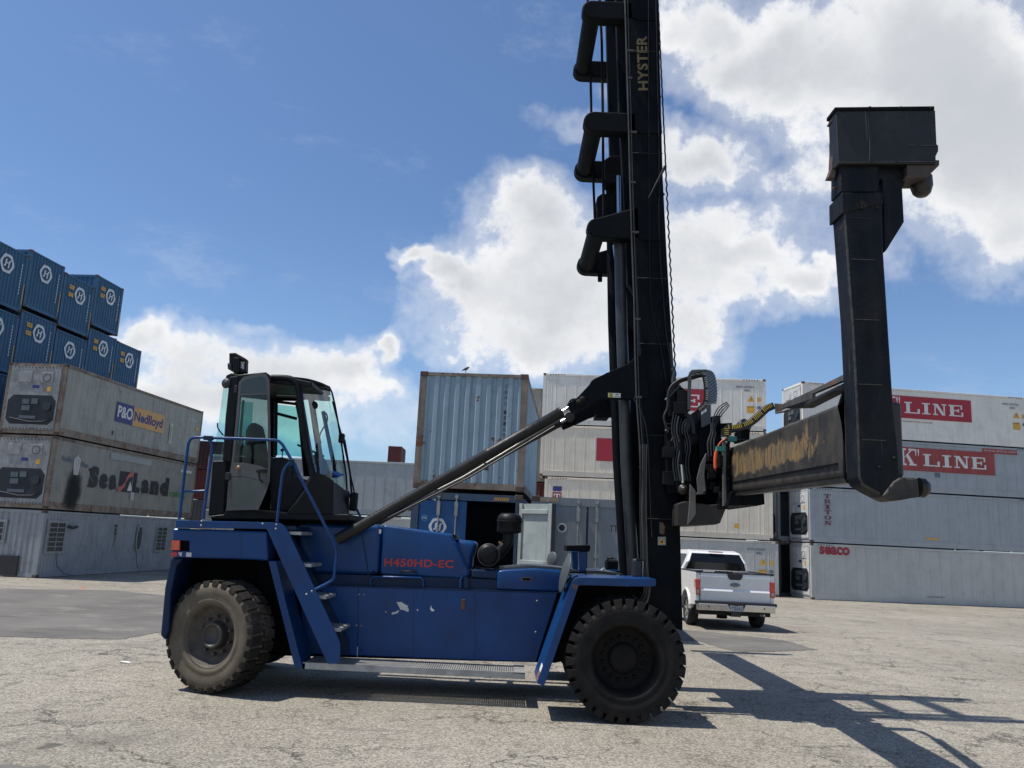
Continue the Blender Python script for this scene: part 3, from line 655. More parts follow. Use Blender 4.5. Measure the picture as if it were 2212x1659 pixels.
q = rect_on(r, 'vent_panel', 8.75, .72, 9.0, 1.72, mat('cream_panel', (.58, .56, .42), .6), -.03); rect_on(r, 'vent_slot', 8.83, .85, 8.91, 1.6, REEF['old2'], -.04)
word_on(r, 'PONU 471', 10.6, 2.15, 11.5, 2.28, LWHITE, -.02); rect_on(r, 'label_plate', 11.5, 1.72, 11.75, 1.9, LYEL, -.02)
rect_on(r, 'dent_mark', 3.75, .5, 3.85, .68, LBLACK, -.02)

# ---- blue stack behind it
BLO = Vector((-21.491, 35.187, 0)); BLY = 1.483; PIT = 2.438 + .08
def round_logo(root, cx, cz, R, y=-.012, m=HLOGO):
    """pale ring with a stylised H inside"""
    b = B(); n = 28
    for k in range(n):
        a, c_ = 2 * PI * k / n, 2 * PI * (k + 1) / n
        rr = lambda t_: R * (1 + .05 * math.cos(6 * t_)); ri = R * .70
        b.add([(cx + rr(a) * math.cos(a), y, cz + rr(a) * math.sin(a)), (cx + rr(c_) * math.cos(c_), y, cz + rr(c_) * math.sin(c_)), (cx + ri * math.cos(c_), y, cz + ri * math.sin(c_)), (cx + ri * math.cos(a), y, cz + ri * math.sin(a))], [(0, 1, 2, 3)])
    def q(pts, e): b.add([(cx + x * R, y - e, cz + z * R) for x, z in pts], [tuple(range(len(pts)))])
    q([(-.38, -.35), (-.18, -.35), (-.06, .45), (-.26, .45)], .002); q([(.12, -.45), (.32, -.45), (.44, .38), (.24, .38)], .002)
    q([(-.3, -.05), (.35, .06), (.37, .2), (-.28, .09)], .004); q([(-.48, -.35), (-.18, -.35), (-.2, -.2), (-.5, -.2)], .006); q([(.24, .26), (.5, .26), (.52, .4), (.26, .4)], .006)
    return b.build('round_logo', m, root)
def blue_box(label, k, z, H=2.591, cells=True, low=False, zlogo=.72, yaw=BLY):
    o = BLO + Vector((math.cos(BLY), math.sin(BLY), 0)) * (PIT * k)
    r = container(label, 'shipping container', (o.x, o.y, zf(z)), BLY, L=2.438, W=12.192, H=H, m='sblue', lend='corr', rend='flat', group='blue containers stacked on the left', period=.22)
    if low: return r
    lx = 1.15 if not cells else 1.32
    round_logo(r, lx, H * zlogo - .06, .42)
    if cells:
        for zz in (H * .78, H * .64):
            b = B()
            for a in range(3): b.box((.42 + a * .13, -.018, zz - .09), (.53 + a * .13, -.012, zz)); b.box((.42 + a * .13, -.018, zz + .02), (.53 + a * .13, -.012, zz + .10))
            b.build('ideograph_lettering', LYEL, r)
    b = B()
    for a in range(10): b.box((2.06, -.02, H * .28 + a * .14), (2.10, -.014, H * .28 + a * .14 + .10))
    b.build('serial_lettering', HLOGO, r)
    b = B().box((2.33, -.02, .35), (2.37, -.008, 1.25)); b.build('reflective_strip', LYEL, r)
    return r
zA, zB, zC, zD = 10.98, 11.33, 11.12, 11.83
tops2 = {-1: zA - .15, 0: zB - .15, 1: zC - .15, 2: zD - .15, 3: 11.62}
kk = {-1: -1, 0: 0, 1: 1, 2: 2, 3: 3}
blue_box('blue container at the left edge of the photo in the top tier, round logo only', -1, zA, cells=False)
blue_box('blue container second from left in the top tier, round logo without orange characters', 0, zB, cells=False)
blue_box('blue container with orange characters in the top tier, left of the right-end one', 1, zC)
blue_box('blue container with orange characters at the right end of the top tier', 2, zD)
names2 = {-1: ('blue container cut by the left photo edge, second tier of the blue stack', False), 0: ('blue container with orange characters, second tier, directly above the rust-edged reefer corner', True),
          1: ('blue container with a small plain logo in the middle of the second blue tier', False), 2: ('blue container with orange characters in the second tier, next to last on the right', True), 3: ('open-topped-out blue container at the right end of the second blue tier', True)}
names2[3] = ('blue container at the far right end of the blue stack, second tier', True)
for k in (-1, 0, 1, 2, 3): blue_box(names2[k][0], k, tops2[k] - 2.591, cells=names2[k][1])
low_lab = 'blue container in the lower tiers, hidden behind the left reefer stack'
for k in (-1, 0, 1, 2, 3):
    zt = tops2[k] - 2.591 - .02
    for j in range(3):
        h = zt / 3 if j else zt / 3
        blue_box(low_lab if not (k == -1 and j == 2) else 'blue container low at the left photo edge, third tier from the top', k, zt / 3 * j, H=zt / 3 - .02, low=True)

# ---- grey wall of reefers behind the cab and far stacks
gy = -.055
p = P(893, 1000.5, 45); gx = p.x + .9
zt = P(755, 993, 45).z
for j, (lab, h) in enumerate((('grey reefer behind the cab, lower of the pair', zt - 2.93 - ZF), ('blue-grey reefer whose long plain side shows right of the cab, upper of the pair', 2.9))):
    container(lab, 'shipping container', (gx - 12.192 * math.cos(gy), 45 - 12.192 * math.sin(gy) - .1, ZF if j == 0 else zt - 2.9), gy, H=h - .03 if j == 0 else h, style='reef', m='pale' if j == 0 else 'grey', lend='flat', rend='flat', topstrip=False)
def far_stack(px, Y, ztop, n, m, label, group, hh=2.6, L=2.438, W=6.1, yaw=0):
    x = P(px, 1100, Y).x; z = ZF; H = (ztop - ZF) / n
    for j in range(n):
        container(label[j] if isinstance(label, list) else label, 'shipping container', (x, Y, z + H * j), yaw, L=L, W=W, H=H - .03, m=m[j % len(m)], group=group, topstrip=False)
far_stack(400, 58, P(440, 951, 58).z, 4, ['maroon', 'dark', 'red', 'maroon'], ['maroon container at the foot of the far stack seen left of the cab', 'black container second in the far stack left of the cab', 'red container third in the far stack left of the cab', 'maroon container topmost in the far stack left of the cab'], 'far red stack', L=3.0)
far_stack(829, 150, P(845, 963, 150).z, 5, ['red', 'maroon'], 'red container of the distant stack standing above the grey reefer wall', 'distant red stack')
far_stack(1678, 95, P(1690, 1093, 95).z, 2, ['maroon', 'red'], ['maroon container low in the gap right of the pickup', 'red container seen in the gap between the two reefer stacks'], 'red containers in the gap', L=3.2)
# low shed with a slatted lean-to in the gap
sh = thing('lean_to_shed', 'brown shed with a slatted cream balcony in the gap between stacks', 'shed', (P(1690, 1200, 62).x, 62, ZF))
b = B().box((-.6, 0, 0), (1.5, 4, 3.9)); b.build('wall', mat('shed_brown', (.11, .07, .055), .8), sh)
b = B().prism([(-.75, -.7, 4.3), (1.6, -.7, 5.2), (1.6, 4.2, 5.2), (-.75, 4.2, 4.3)], (0, 0, .12)); b.build('roof', mat('shed_cream', (.55, .45, .34), .7), sh)
b = B()
for k in range(8): b.box((-.7 + k * .3, -.62, 3.2 + k * .1), (-.66 + k * .3, -.58, 4.28 + k * .11))
b.prism([(-.75, -.66, 3.1), (1.6, -.66, 3.9), (1.6, -.66, 4.05), (-.75, -.66, 3.25)], (0, .1, 0)); b.build('balustrade', mat('shed_cream', (.55, .45, .34), .7), sh)

# ---- near pair: light blue box over an open blue one, and the grey TTN box
NY = -.082; NO = Vector((-2.072, 18.371, 0)); nd = Vector((math.cos(NY), math.sin(NY), 0))
r = container('rust-streaked light blue container standing on top of the open blue one', 'shipping container', (NO.x, NO.y, 3.00), NY, L=2.438, W=6.058, H=2.62, m='bluegrey', post=FRUST, castall=True, period=.245)
b = B(); H_ = 2.62
for k, ch in enumerate('CBHU18169'):
    z = 2.28 - (k + (.55 if k > 3 else 0)) * .128; text_mesh(b, ch, (1.93, -.014 + .03, z), (.055, 0, 0), (0, 0, .085), .01)
b.v = [Vector((v_.x, -.008 - .012, v_.z)) for v_ in b.v]; b.build('serial_lettering', LBLACK, r)
b = B(); b.add([(.05 + .0, 0, 0)] * 0, [])
bird = thing('bird', 'small bird perched on the roof edge of the light blue container', 'bird', tuple(NO + nd * 1.02 + Vector((0, .05, 5.622))), .3)
bird['_org'] = [0, 0, 0]
b = B(); b.tube([(-.09, 0, .035), (-.05, 0, .06), (0, 0, .085), (.035, 0, .105), (.05, 0, .125), (.062, 0, .13), (.085, 0, .126)], [.008, .018, .032, .028, .02, .017, .003], 10); b.build('body', mat('bird_brown', (.07, .06, .05), .8), bird)
b = B(); b.tube([(0, .01, 0), (.0, .01, .07)], .004, 5); b.tube([(0.01, -.01, 0), (.0, -.01, .07)], .004, 5); b.build('legs', mat('bird_leg', (.05, .04, .03), .8), bird)

# open blue container
Hb = 2.94
r = thing('shipping_container', 'blue container with left door shut and right door swung open on a dark inside', 'shipping container', (NO.x, NO.y, 0), NY); r['_org'] = [0, 0, 0]
HB = reef_mat('hblue'); W2 = 6.058; L2 = 2.438
b = B()
for x in (0, L2 - .16):
    for y in (0, W2 - .16): b.box((x, y, .12), (x + .16, y + .16, Hb - .12))
b.box((.16, .01, Hb - .17), (L2 - .16, .12, Hb - .02)); b.box((.16, .01, .02), (L2 - .16, .12, .17)); b.box((.16, W2 - .12, .02), (L2 - .16, W2 - .02, Hb - .02))
b.build('frame', mat('blue_frame', (.03, .07, .12), .6, dirt=.5, rust=.3), r)
for x in (.09, L2 - .09):
    for z in (.06, Hb - .06): casting(r, x, .077, z)
b = B().box((.03, .1, .12), (.06, W2 - .05, Hb - .08)); b.build('side_panel', HB, r)
b = B().box((L2 - .06, .1, .12), (L2 - .03, W2 - .05, Hb - .08)); b.build('side_panel', HB, r)
b = B().box((.05, .05, Hb - .06), (L2 - .05, W2 - .05, Hb - .03)); b.build('roof', HB, r)
b = B().box((.06, .1, .12), (L2 - .06, W2 - .1, .16)); b.build('floor', mat('container_floor', (.05, .045, .04), .8), r)
dz0, dz1 = .18, Hb - .19
def door(b, x0, x1, y=0.0): b.box((x0, y, dz0), (x1, y + .05, dz1))
b = B(); door(b, .17, 1.215, .03); d1 = b.build('door', HB, r, bevel=.01)
def rods(xs, par, y=-.03):
    for x in xs:
        b = B(); b.cyl((x, y, dz0 - .08), (x, y, dz1 + .1), .017, 10)
        for z in (dz0 + .15, dz0 + .9, dz0 + 1.5, dz1 - .1): b.box((x - .04, y - .02, z), (x + .04, y + .03, z + .05))
        b.box((x - .035, y - .03, dz1 + .06), (x + .035, y + .03, dz1 + .13)); b.box((x - .035, y - .022, dz1 - .32), (x + .035, y + .03, dz1 - .02))
        b.build('lock_rod', GALV, par)
rods((.60, .99), d1, 0)
round_logo(d1, .60, 2.18, .19, .022, HLOGO)
b = B(); b.lathe((.30, .026, 2.36), (0, 1, 0), [(.055, 0), (.07, 0)], 24); b.build('round_badge', mat('kr_blue', (.08, .35, .60), .5), d1)
word_on(d1, 'KR', .25, 2.335, .35, 2.385, HLOGO, .022, bold=.02)
b = B()
for k in range(8): b.prism([(1.80 + k * .042, .002, Hb - .145), (1.822 + k * .042, .002, Hb - .145), (1.845 + k * .042, .002, Hb - .075), (1.823 + k * .042, .002, Hb - .075)], (0, .004, 0))
b.build('hazard_dashes', LYEL, r)
# swung-open door: hinged on the right post, turned out towards the viewer, inner face showing
hx = L2 - .05; a_ = math.radians(-41)   # direction of the leaf away from the hinge
dv = Vector((math.cos(a_), math.sin(a_), 0)); dn = Vector((-math.sin(a_), math.cos(a_), 0))
def leaf(b, s0, s1, z0, z1, d0, d1_):
    o = Vector((hx, -.03, 0)); q = [o + dv * s0 - dn * d0, o + dv * s1 - dn * d0, o + dv * s1 - dn * d1_, o + dv * s0 - dn * d1_]
    b.hexa([p_ + UZ * z0 for p_ in q] + [p_ + UZ * z1 for p_ in q])
hx = hx + .02
LT = mat('door_inner_paint', (.33, .37, .36), .7, spec=.2, var=.08, dirt=.3, streak=.4)
b = B(); leaf(b, 0, .98, dz0, dz1, 0, .03); dd = b.build('door', LT, r, label='open door leaf showing its pale inner face')
b = B()
for s0, s1 in ((0, .1), (.86, .98)): leaf(b, s0, s1, dz0, dz1, .03, .07)
b.build('door_stile', LT, dd, bevel=.008)
for z in (dz0 + .02, dz0 + .42, dz0 + .86, dz1 - 1.28, dz1 - .22):
    b = B(); leaf(b, .1, .86, z, z + .10, .03, .085); b.build('door_rib', LT, dd, bevel=.012)
b = B(); leaf(b, -.02, 0, dz0, dz1, -.02, .09); leaf(b, .98, 1.0, dz0, dz1, -.02, .09); b.build('door_gasket', LBLACK, dd)
# supports under the pair keep them level
tt = thing('shipping_container', 'grey container lettered TTN with locked doors behind the mast', 'shipping container', tuple(NO + nd * 2.62 + Vector((0, 0, 0))), NY); tt['_org'] = [0, 0, 0]
DG = reef_mat('door'); b = B()
for x in (0, L2 - .16):
    for y in (0, W2 - .16): b.box((x, y, .12), (x + .16, y + .16, Hb - .12))
b.box((.16, .01, Hb - .19), (L2 - .16, .12, Hb - .02)); b.box((.16, .01, .02), (L2 - .16, .12, .17)); b.build('frame', DG, tt)
for x in (.09, L2 - .09):
    for z in (.06, Hb - .06): casting(tt, x, .077, z)
for x in (.03, L2 - .06):
    b = B().box((x, .1, .12), (x + .03, W2 - .05, Hb - .08)); b.build('side_panel', DG, tt)
b = B().box((.05, .05, Hb - .06), (L2 - .05, W2 - .05, Hb - .03)); b.build('roof', REEF['lite'] if 'lite' in REEF else reef_mat('lite'), tt)
b = B().box((.06, W2 - .1, .12), (L2 - .06, W2 - .06, Hb - .08)); b.build('end_panel', DG, tt)
b = B(); door(b, .17, 1.20, .03); e1 = b.build('door', DG, tt, bevel=.01); rods((.36, 1.02), e1, 0)
b = B(); door(b, 1.24, L2 - .17, .03); e2 = b.build('door', DG, tt, bevel=.01); rods((1.42, 2.1), e2, 0)
b = B().box((1.205, .03, dz0), (1.235, .06, dz1)); b.box((.165, .07, dz1), (L2 - .165, .08, dz1 + .02)); b.build('door_gasket', LBLACK, tt)
b = B(); b.lathe((.68, .026, 2.28), (0, 1, 0), [(.075, 0), (.1, 0)], 24); b.build('round_badge', HLOGO, e1)
b = B(); b.lathe((.68, .022, 2.28), (0, 1, 0), [(.0, 0), (.06, 0)], 24); b.build('round_badge', LBLACK, e1)
word_on(e2, 'TTNU', 1.70, 2.24, 2.08, 2.38, LBLACK, .024, bold=.01)
for s, z in (('MAX GROSS', 1.62), ('TARE', 1.44), ('NET', 1.26), ('CU.CAP.', 1.08)): word_on(e2, s, 1.66, z, 1.66 + .062 * len(s), z + .085, LBLACK, .024, bold=.01)
b = B()
for k in range(9): b.prism([(.18 + k * .045, .002, Hb - .11), (.20 + k * .045, .002, Hb - .11), (.225 + k * .045, .002, Hb - .05), (.203 + k * .045, .002, Hb - .05)], (0, .004, 0))
b.build('hazard_dashes', LYEL, tt)

# ================================================================== container handler
def zc(x, y): return (356.6 + x * .2645, 740.6 + y * .2645)      # cab close-up
def zr_(x, y): return (329.2 + x * .2647, 1097.2 + y * .2647)     # rear wheel close-up
def zp(x, y): return (713.2 + x * .2810, 1069.8 + y * .2810)      # side panel close-up
def zk(x, y): return (1124.6 + x * .1736, 685.8 + y * .1736)      # bracket close-up
def zh(x, y): return (1397 + x * .2481, 740.6 + y * .2481)        # hydraulics close-up (2550,1350)
def zj(x, y): return (1399 + x * .13227, 768 + y * .13227)        # chain close-up (2550,1400)
def zs(x, y): return (1536.1 + x * .2315, 740.6 + y * .2315)      # spreader close-up
def zl_(x, y): return (1700.6 + x * .2977, 192 + y * .2977)       # leg close-up
def zf6(x, y): return (1097.2 + x * .19834, 1014.9 + y * .19834)  # fender close-up
def m_(f, *pts): return [f(*p) for p in pts]

YC = 11.6; YW = 9.78; YP = 10.44; YS = 11.08
def mirY(y): return 2 * YC - y
mc = P(1000, 1400, YC)
H0 = thing('container_handler', 'large blue container handler with raised black mast and long side-lift spreader', 'container handler', (mc.x, YC, 0), measured=True)
def tubeP(b, px, Y, r, seg=8):
    Ys = Y if isinstance(Y, (list, tuple)) else [Y] * len(px)
    return b.tube([P(x, y, yy) for (x, y), yy in zip(px, Ys)], r, seg)
def smooth_px(pts, n=6):
    out = []
    for i in range(len(pts) - 1):
        p0 = pts[max(i - 1, 0)]; p1 = pts[i]; p2 = pts[i + 1]; p3 = pts[min(i + 2, len(pts) - 1)]
        for k in range(n):
            t_ = k / n; out.append(tuple(.5 * ((2 * b_) + (-a_ + c_) * t_ + (2 * a_ - 5 * b_ + 4 * c_ - d_) * t_ ** 2 + (-a_ + 3 * b_ - 3 * c_ + d_) * t_ ** 3) for a_, b_, c_, d_ in zip(p0, p1, p2, p3)))
    out.append(tuple(pts[-1])); return out

# ---- wheels
def wheel(name, c, ax, R, wd, dusty, lugs=30, outer=True, side=1):
    c = Vector(c); ax = Vector(ax).normalized(); rub = RUBDUST if dusty else RUBBER; rim_m = RIMD if dusty else RIMB
    hub = B(); k = R / .683
    prof = [(.0, -.20), (.14, -.20), (.16, -.21), (.33, -.215), (.345, -.19), (.355, -.06), (.375, -.03), (.385, -.012), (.395, -.015), (.395, -wd + .04), (.36, -wd + .03), (.2, -wd + .1)]
    if dusty: prof = [(.0, -.16), (.27, -.16), (.31, -.12), (.345, -.10), (.355, -.05), (.375, -.02), (.39, -.012), (.395, -.02), (.395, -wd + .04), (.3, -wd + .08)]
    hub.lathe(c, ax, [(r * k, d) for r, d in prof], 56)
    w_ = hub.build('wheel', rim_m, H0)
    if outer:
        b = B()
        if dusty: b.lathe(c, ax, [(0, -.085), (.10, -.085), (.115, -.07), (.125, -.045), (.15, -.045), (.155, -.09), (.17, -.16)], 40)
        else: b.lathe(c, ax, [(0, -.15), (.12, -.15), (.165, -.165), (.18, -.21)], 40)
        b.build('hub', mat('hub_steel', (.06, .055, .05), .5, .3, var=.3, dirt=.5, dirtc=(.03, .028, .025)) if dusty else RIMB, w_)
        u_ = ax.orthogonal().normalized(); v_ = ax.cross(u_); b = B()
        for i in range(10 if dusty else 16):
            a = 2 * PI * i / (10 if dusty else 16) + .2; p_ = c + (u_ * math.cos(a) + v_ * math.sin(a)) * (.225 if dusty else .235) * k
            b.lathe(p_, ax, [(.0, -.105 - .07 * (not dusty)), (.017, -.105 - .07 * (not dusty)), (.02, -.12 - .07 * (not dusty)), (.022, -.185), (.024, -.215)], 6, False)
        b.build('wheel_nuts', rim_m, w_)
    b = B(); s = (.045 if dusty else .07) * k
    b.lathe(c, ax, [(.385 * k, -.02), (.40 * k, .004), (.44 * k, .012), (.455 * k, .004), (.5 * k, .018), (R - .12, .022), (R - s, .004), (R - s - .004, -.02), (R - s, -wd * .5), (R - s - .004, -wd + .02), (R - .12, -wd - .01), (.5 * k, -wd - .01), (.39 * k, -wd + .03)], 90)
    ty = b.build('tyre', rub, w_)
    b = B(); u_ = ax.orthogonal().normalized(); v_ = ax.cross(u_)
    for i in range(lugs):
        a0 = 2 * PI * i / lugs; da = 2 * PI / lugs
        for sd in (0, 1):
            if sd and not outer: continue
            off = .5 * da * sd
            def q(a, r, d): return c + (u_ * math.cos(a) + v_ * math.sin(a)) * r + ax * d
            jit = random.uniform(-.004, .002) - (.012 if dusty else 0)
            aA, aB = a0 + off + .10 * da, a0 + off + .90 * da; m1 = (aA + aB) / 2; Rr = R + jit
            d0, d1, d2 = (.012, .002, -wd * .46) if not sd else (-wd - .0, -wd + .01, -wd * .54)
            ri = (R - .115 if not dusty else R - .085) if not sd else R - .09; ins = .10 * da
            tA, tB = aA + ins * .5, aB - ins * .5
            pin = .15 * da
            b.hexa([q(tA + pin * .4, ri, d0 + (.012 if not sd else -.012)), q(tB - pin * .4, ri, d0 + (.012 if not sd else -.012)), q(tB + .12 * da, R - s - .01, d2), q(tA + .12 * da, R - s - .01, d2),
                    q(aA, Rr, d1), q(aB, Rr, d1), q(aB + .12 * da, Rr, d2), q(aA + .12 * da, Rr, d2)])
    b.build('tread', RUBBER if not dusty else mat('dusty_tread', (.018, .016, .014), .9, var=.3, dirt=.5, bump=.3, spec=.2), ty, bevel=.009, seg=2)
    return w_
fw = P(1352, 1427.5, YW); RF = .683
wheel('wheel', (fw.x, YW, RF + .0), (0, -1, 0), RF, .44, False)
wheel('wheel', (fw.x, YW + .50, RF), (0, -1, 0), RF, .42, False, outer=False)
wheel('wheel', (fw.x, mirY(YW), RF), (0, 1, 0), RF, .44, False)
wheel('wheel', (fw.x, mirY(YW + .50), RF), (0, 1, 0), RF, .42, False, outer=False)
st = math.radians(22); rw = P(450, 1375, 10.36); RR = .665
wheel('wheel', (rw.x, 10.36, RR), (-math.sin(st), -math.cos(st), 0), RR, .42, True, lugs=28)
wheel('wheel', (rw.x, mirY(10.36), RR), (math.sin(st), math.cos(st), 0), RR, .42, True, lugs=28)
b = B().cyl((fw.x, 10.2, RF), (fw.x, mirY(10.2), RF), .16, 16).box((fw.x - .22, 10.75, RF - .3), (fw.x + .2, mirY(10.75), RF + .26)); b.build('drive_axle', DARKIN, H0)
b = B().cyl((rw.x, 10.6, RR), (rw.x, mirY(10.6), RR), .1, 12).box((rw.x - .16, 10.8, RR - .18), (rw.x + .16, mirY(10.8), RR + .2)); b.build('steer_axle', DARKIN, H0)

# ---- chassis
x_l = P(600, 1400, YS).x; x_r = P(1290, 1400, YS).x
zt_ = P(900, 1276, YS).z
b = B().pp([(560, 1275), (700, 1270), (1330, 1285), (1330, 1400), (1200, 1432), (560, 1415)], YS + .06, 2 * (YC - YS) - .12); b.build('chassis', DARKIN, H0)
b = B().pp([(650, 1263.5), (690, 1264.5), (1205, 1280.5), (1157.5, 1431), (1130, 1430), (650, 1412)], YS, .05); sp_ = b.build('side_panel', BLUE, H0, bevel=.012)
b = B().pp([(650, 1263.5), (1205, 1280.5), (1157.5, 1431), (650, 1412)], mirY(YS) - .05, .05)
for i, v_ in enumerate(b.v): pass
b.build('side_panel', BLUE, H0, bevel=.01)
b = B().prism([P(690, 1266, YS - .006), P(1206, 1282.0, YS - .006), P(1206, 1279.4, YS - .006), P(690, 1263.4, YS - .006)], (0, .32, 0)); b.build('top_ledge', BLUED, H0)
pts = m_(zp, (215, 700), (208, 1240)); b = B()
b.add([P(*pts[0], YS - .001), P(pts[0][0] + 1, pts[0][1], YS - .001), P(pts[1][0] + 1, pts[1][1], YS - .001), P(*pts[1], YS - .001)], [(0, 1, 2, 3)])
b.build('panel_seam', DARKIN, sp_)
for x, y in ((220, 762), (258, 764), (202, 1000), (240, 1002), (1590, 812), (1580, 1052), (428, 896)):
    b = B().lathe(P(*zp(x, y), YS), (0, -1, 0), [(0, .014), (.010, .012), (.014, 0)], 8); b.build('bolt', GALV, sp_)
def flat_px(name, f, pts, Y, m, par, off=.003):
    b = B().add([P(*f(*p), Y - off) for p in pts], [tuple(range(len(pts)))]); return b.build(name, m, par)
PAPER = mat('torn_sticker', (.55, .54, .52), .7, var=.2, vs=9)
flat_px('torn_sticker', zp, [(510, 822), (545, 820), (585, 845), (600, 850), (596, 866), (606, 876), (600, 898), (570, 885), (540, 880), (528, 855)], YS, PAPER, sp_)
flat_px('torn_sticker', zp, [(470, 912), (480, 898), (495, 900), (515, 888), (532, 884), (520, 905), (497, 912), (480, 918)], YS, PAPER, sp_)
flat_px('torn_sticker', zp, [(776, 846), (780, 868), (802, 882), (796, 893), (778, 890), (768, 875)], YS, WHITE, sp_)
flat_px('torn_sticker', zp, [(664, 876), (677, 878), (674, 893)], YS, WHITE, sp_)
q = P(*zp(1024, 838), YS); b = B().box((q.x - .024, YS - .02, q.z - .065), (q.x + .024, YS, q.z + .065)); b.build('latch', mat('rusty_latch', (.10, .05, .03), .7, rust=.4), sp_, bevel=.006)
flat_px('paint_scratch', zp, [(206, 1165), (213, 1165), (210, 1240), (205, 1240)], YS, PAPER, sp_)

for x_, y1_, y2_ in ((1118, 722, 1268), (640, 704, 1254)):
    q = [P(*zp(x_, y1_), YS - .002), P(*zp(x_ + 3, y1_), YS - .002), P(*zp(x_ - 1, y2_), YS - .002), P(*zp(x_ - 4, y2_), YS - .002)]
    b = B().add(q, [(0, 1, 2, 3)]); b.build('panel_seam', BLUED, sp_)
for x, y in ((660, 760), (655, 1180), (1100, 770), (1095, 1200), (240, 1190), (1560, 1210), (900, 740), (1320, 790)):
    B().lathe(P(*zp(x, y), YS), (0, -1, 0), [(0, .010), (.009, .009), (.012, 0)], 8).build('bolt', BLUED, sp_)
SCUFF = mat('scuffed_primer', (.05, .045, .045), .7, var=.5, vs=20)
rs = random.Random(11)
for k in range(12):
    x, y = rs.uniform(240, 1540), rs.uniform(1120, 1255); w_, h_ = rs.uniform(4, 26), rs.uniform(1.5, 4)
    flat_px('paint_scratch', zp, [(x, y), (x + w_, y + rs.uniform(-2, 3)), (x + w_ * .8, y + h_), (x + w_ * .2, y + h_ * .8)], YS, SCUFF, sp_, .002)

# running board with grating slots
a = P(654, 1432.8, YP + .02); c_ = P(1134.8, 1451.3, YP + .02); zb = (a.z + c_.z) / 2
x0, x1 = a.x, c_.x; y0, y1 = YP + .02, YS
b = B().box((x0, y0, zb - .075), (x1, y0 + .012, zb)); b.box((x0, y1 - .012, zb - .075), (x1, y1, zb - .01)); b.box((x0, y0, zb - .075), (x0 + .03, y1, zb - .01)); b.box((x1 - .14, y0, zb - .012), (x1, y1, zb - .002))
b.box((x0 + .05, y0 + .012, zb - .06), (x1 - .02, y0 + .05, zb - .052))
fb_ = b.build('running_board', GALV, H0)
b = B(); n = 92
for k in range(n):
    x = x0 + .02 + (x1 - x0 - .16) * k / n; b.hexa([(x, y0 + .012, zb - .022), (x + .016, y0 + .012, zb - .022), (x + .016, y1 - .012, zb - .022), (x, y1 - .012, zb - .022), (x, y0 + .012, zb - .006), (x + .016, y0 + .012, zb - .006), (x + .016, y1 - .012, zb - .006), (x, y1 - .012, zb - .006)])
for yy in (y0 + .10, y0 + .27, y0 + .45): b.box((x0, yy, zb - .03), (x1, yy + .012, zb - .009))
b.build('grating', GALV, fb_)
b = B().box((x0 + .4, y1 - .1, zb - .16), (x0 + .5, y1 + .05, zb - .02)).box((x1 - .5, y1 - .1, zb - .16), (x1 - .4, y1 + .05, zb - .02)); b.build('board_bracket', DARKIN, fb_)

# ---- rear body
D2 = 2 * (YC - YP)
b = B().pp([(371.5, 1141), (577, 1147.6), (579, 1211.5), (540, 1209), (369, 1204)], YP, D2); body = b.build('counterweight', BLUE, H0, bevel=.03, seg=3)
b = B().pp(m_(zr_, (150, 405), (190, 408), (250, 414), (200, 470), (150, 700), (135, 1000), (100, 1078), (64, 1042), (100, 650)), YP + .03, D2 - .06); b.build('rear_skirt', BLUED, H0, bevel=.02)
b = B().pp(m_(zr_, (190, 408), (945, 432), (985, 640), (1120, 1190), (780, 1195), (200, 1195), (150, 700)), YP + .50, D2 - 1.0); b.build('wheel_housing', DARKIN, H0)
b = B().pp(m_(zr_, (160, 300), (1000, 320), (1200, 1180), (1100, 1190), (900, 1100), (850, 430), (190, 412)), YP + .3, .2); b.build('inner_arch', DARKIN, H0)
flat_px('tail_lamp_recess', zr_, [(157, 262), (303, 268), (300, 355), (150, 350)], YP, DARKIN, body, .004)
q0 = [P(*zr_(*p), YP) for p in ((165, 266), (232, 268), (228, 346), (158, 344))]
b = B().prism([p_ - Vector((0, .03, 0)) for p_ in q0], (0, .03, 0)); b.build('tail_lamp', mat('lamp_orange_red', (.62, .07, .025), .2, coat=1, var=.3, vs=20), body, bevel=.006)
flat_px('red_reflector', zr_, [(150, 362), (198, 360), (205, 380), (196, 397), (150, 396)], YP, mat('reflector_red', (.5, .04, .04), .3), body, .004)
flat_px('worn_tape', zr_, [(213, 362), (245, 364), (238, 380), (243, 395), (225, 392), (212, 372)], YP, PAPER, body, .004)
flat_px('worn_tape', zr_, [(276, 363), (320, 365), (318, 399), (274, 398)], YP, PAPER, body, .004)
flat_px('panel_joint', zr_, [(724, 182), (727, 182), (724, 424), (721, 424)], YP, BLUED, body, .001)  # thin dull-blue joint line on the counterweight side

# deck edge and ladder
ladder = B().pp(m_(zr_, (190, 100), (1010, 119), (1045, 126), (1080, 150), (1110, 200), (1522, 1080), (1532, 1115), (1530, 1268), (1435, 1274), (1395, 1200), (940, 190), (930, 172), (190, 160)), YP - .03, .035).build('deck_edge', BLUE, H0, bevel=.006)
b = B().pp(m_(zr_, (945, 432), (1010, 434), (1085, 760), (1225, 1302), (1160, 1304)), YP + .01, .5); b.build('ladder_leg', BLUE, H0, bevel=.006)
b = B().pp(m_(zr_, (1060, 190), (1130, 190), (1600, 1090), (1600, 1200), (1500, 1200)), YS - .04, .03); b.build('ladder_stringer', BLUED, H0)
for x, y in ((900, 130), (1012, 135), (1008, 170), (402, 108), (398, 143), (1258, 705), (1302, 680)):
    b = B().lathe(P(*zr_(x, y), YP - .03), (0, -1, 0), [(0, .012), (.011, .010), (.014, 0)], 8); b.build('bolt', GALV, ladder)
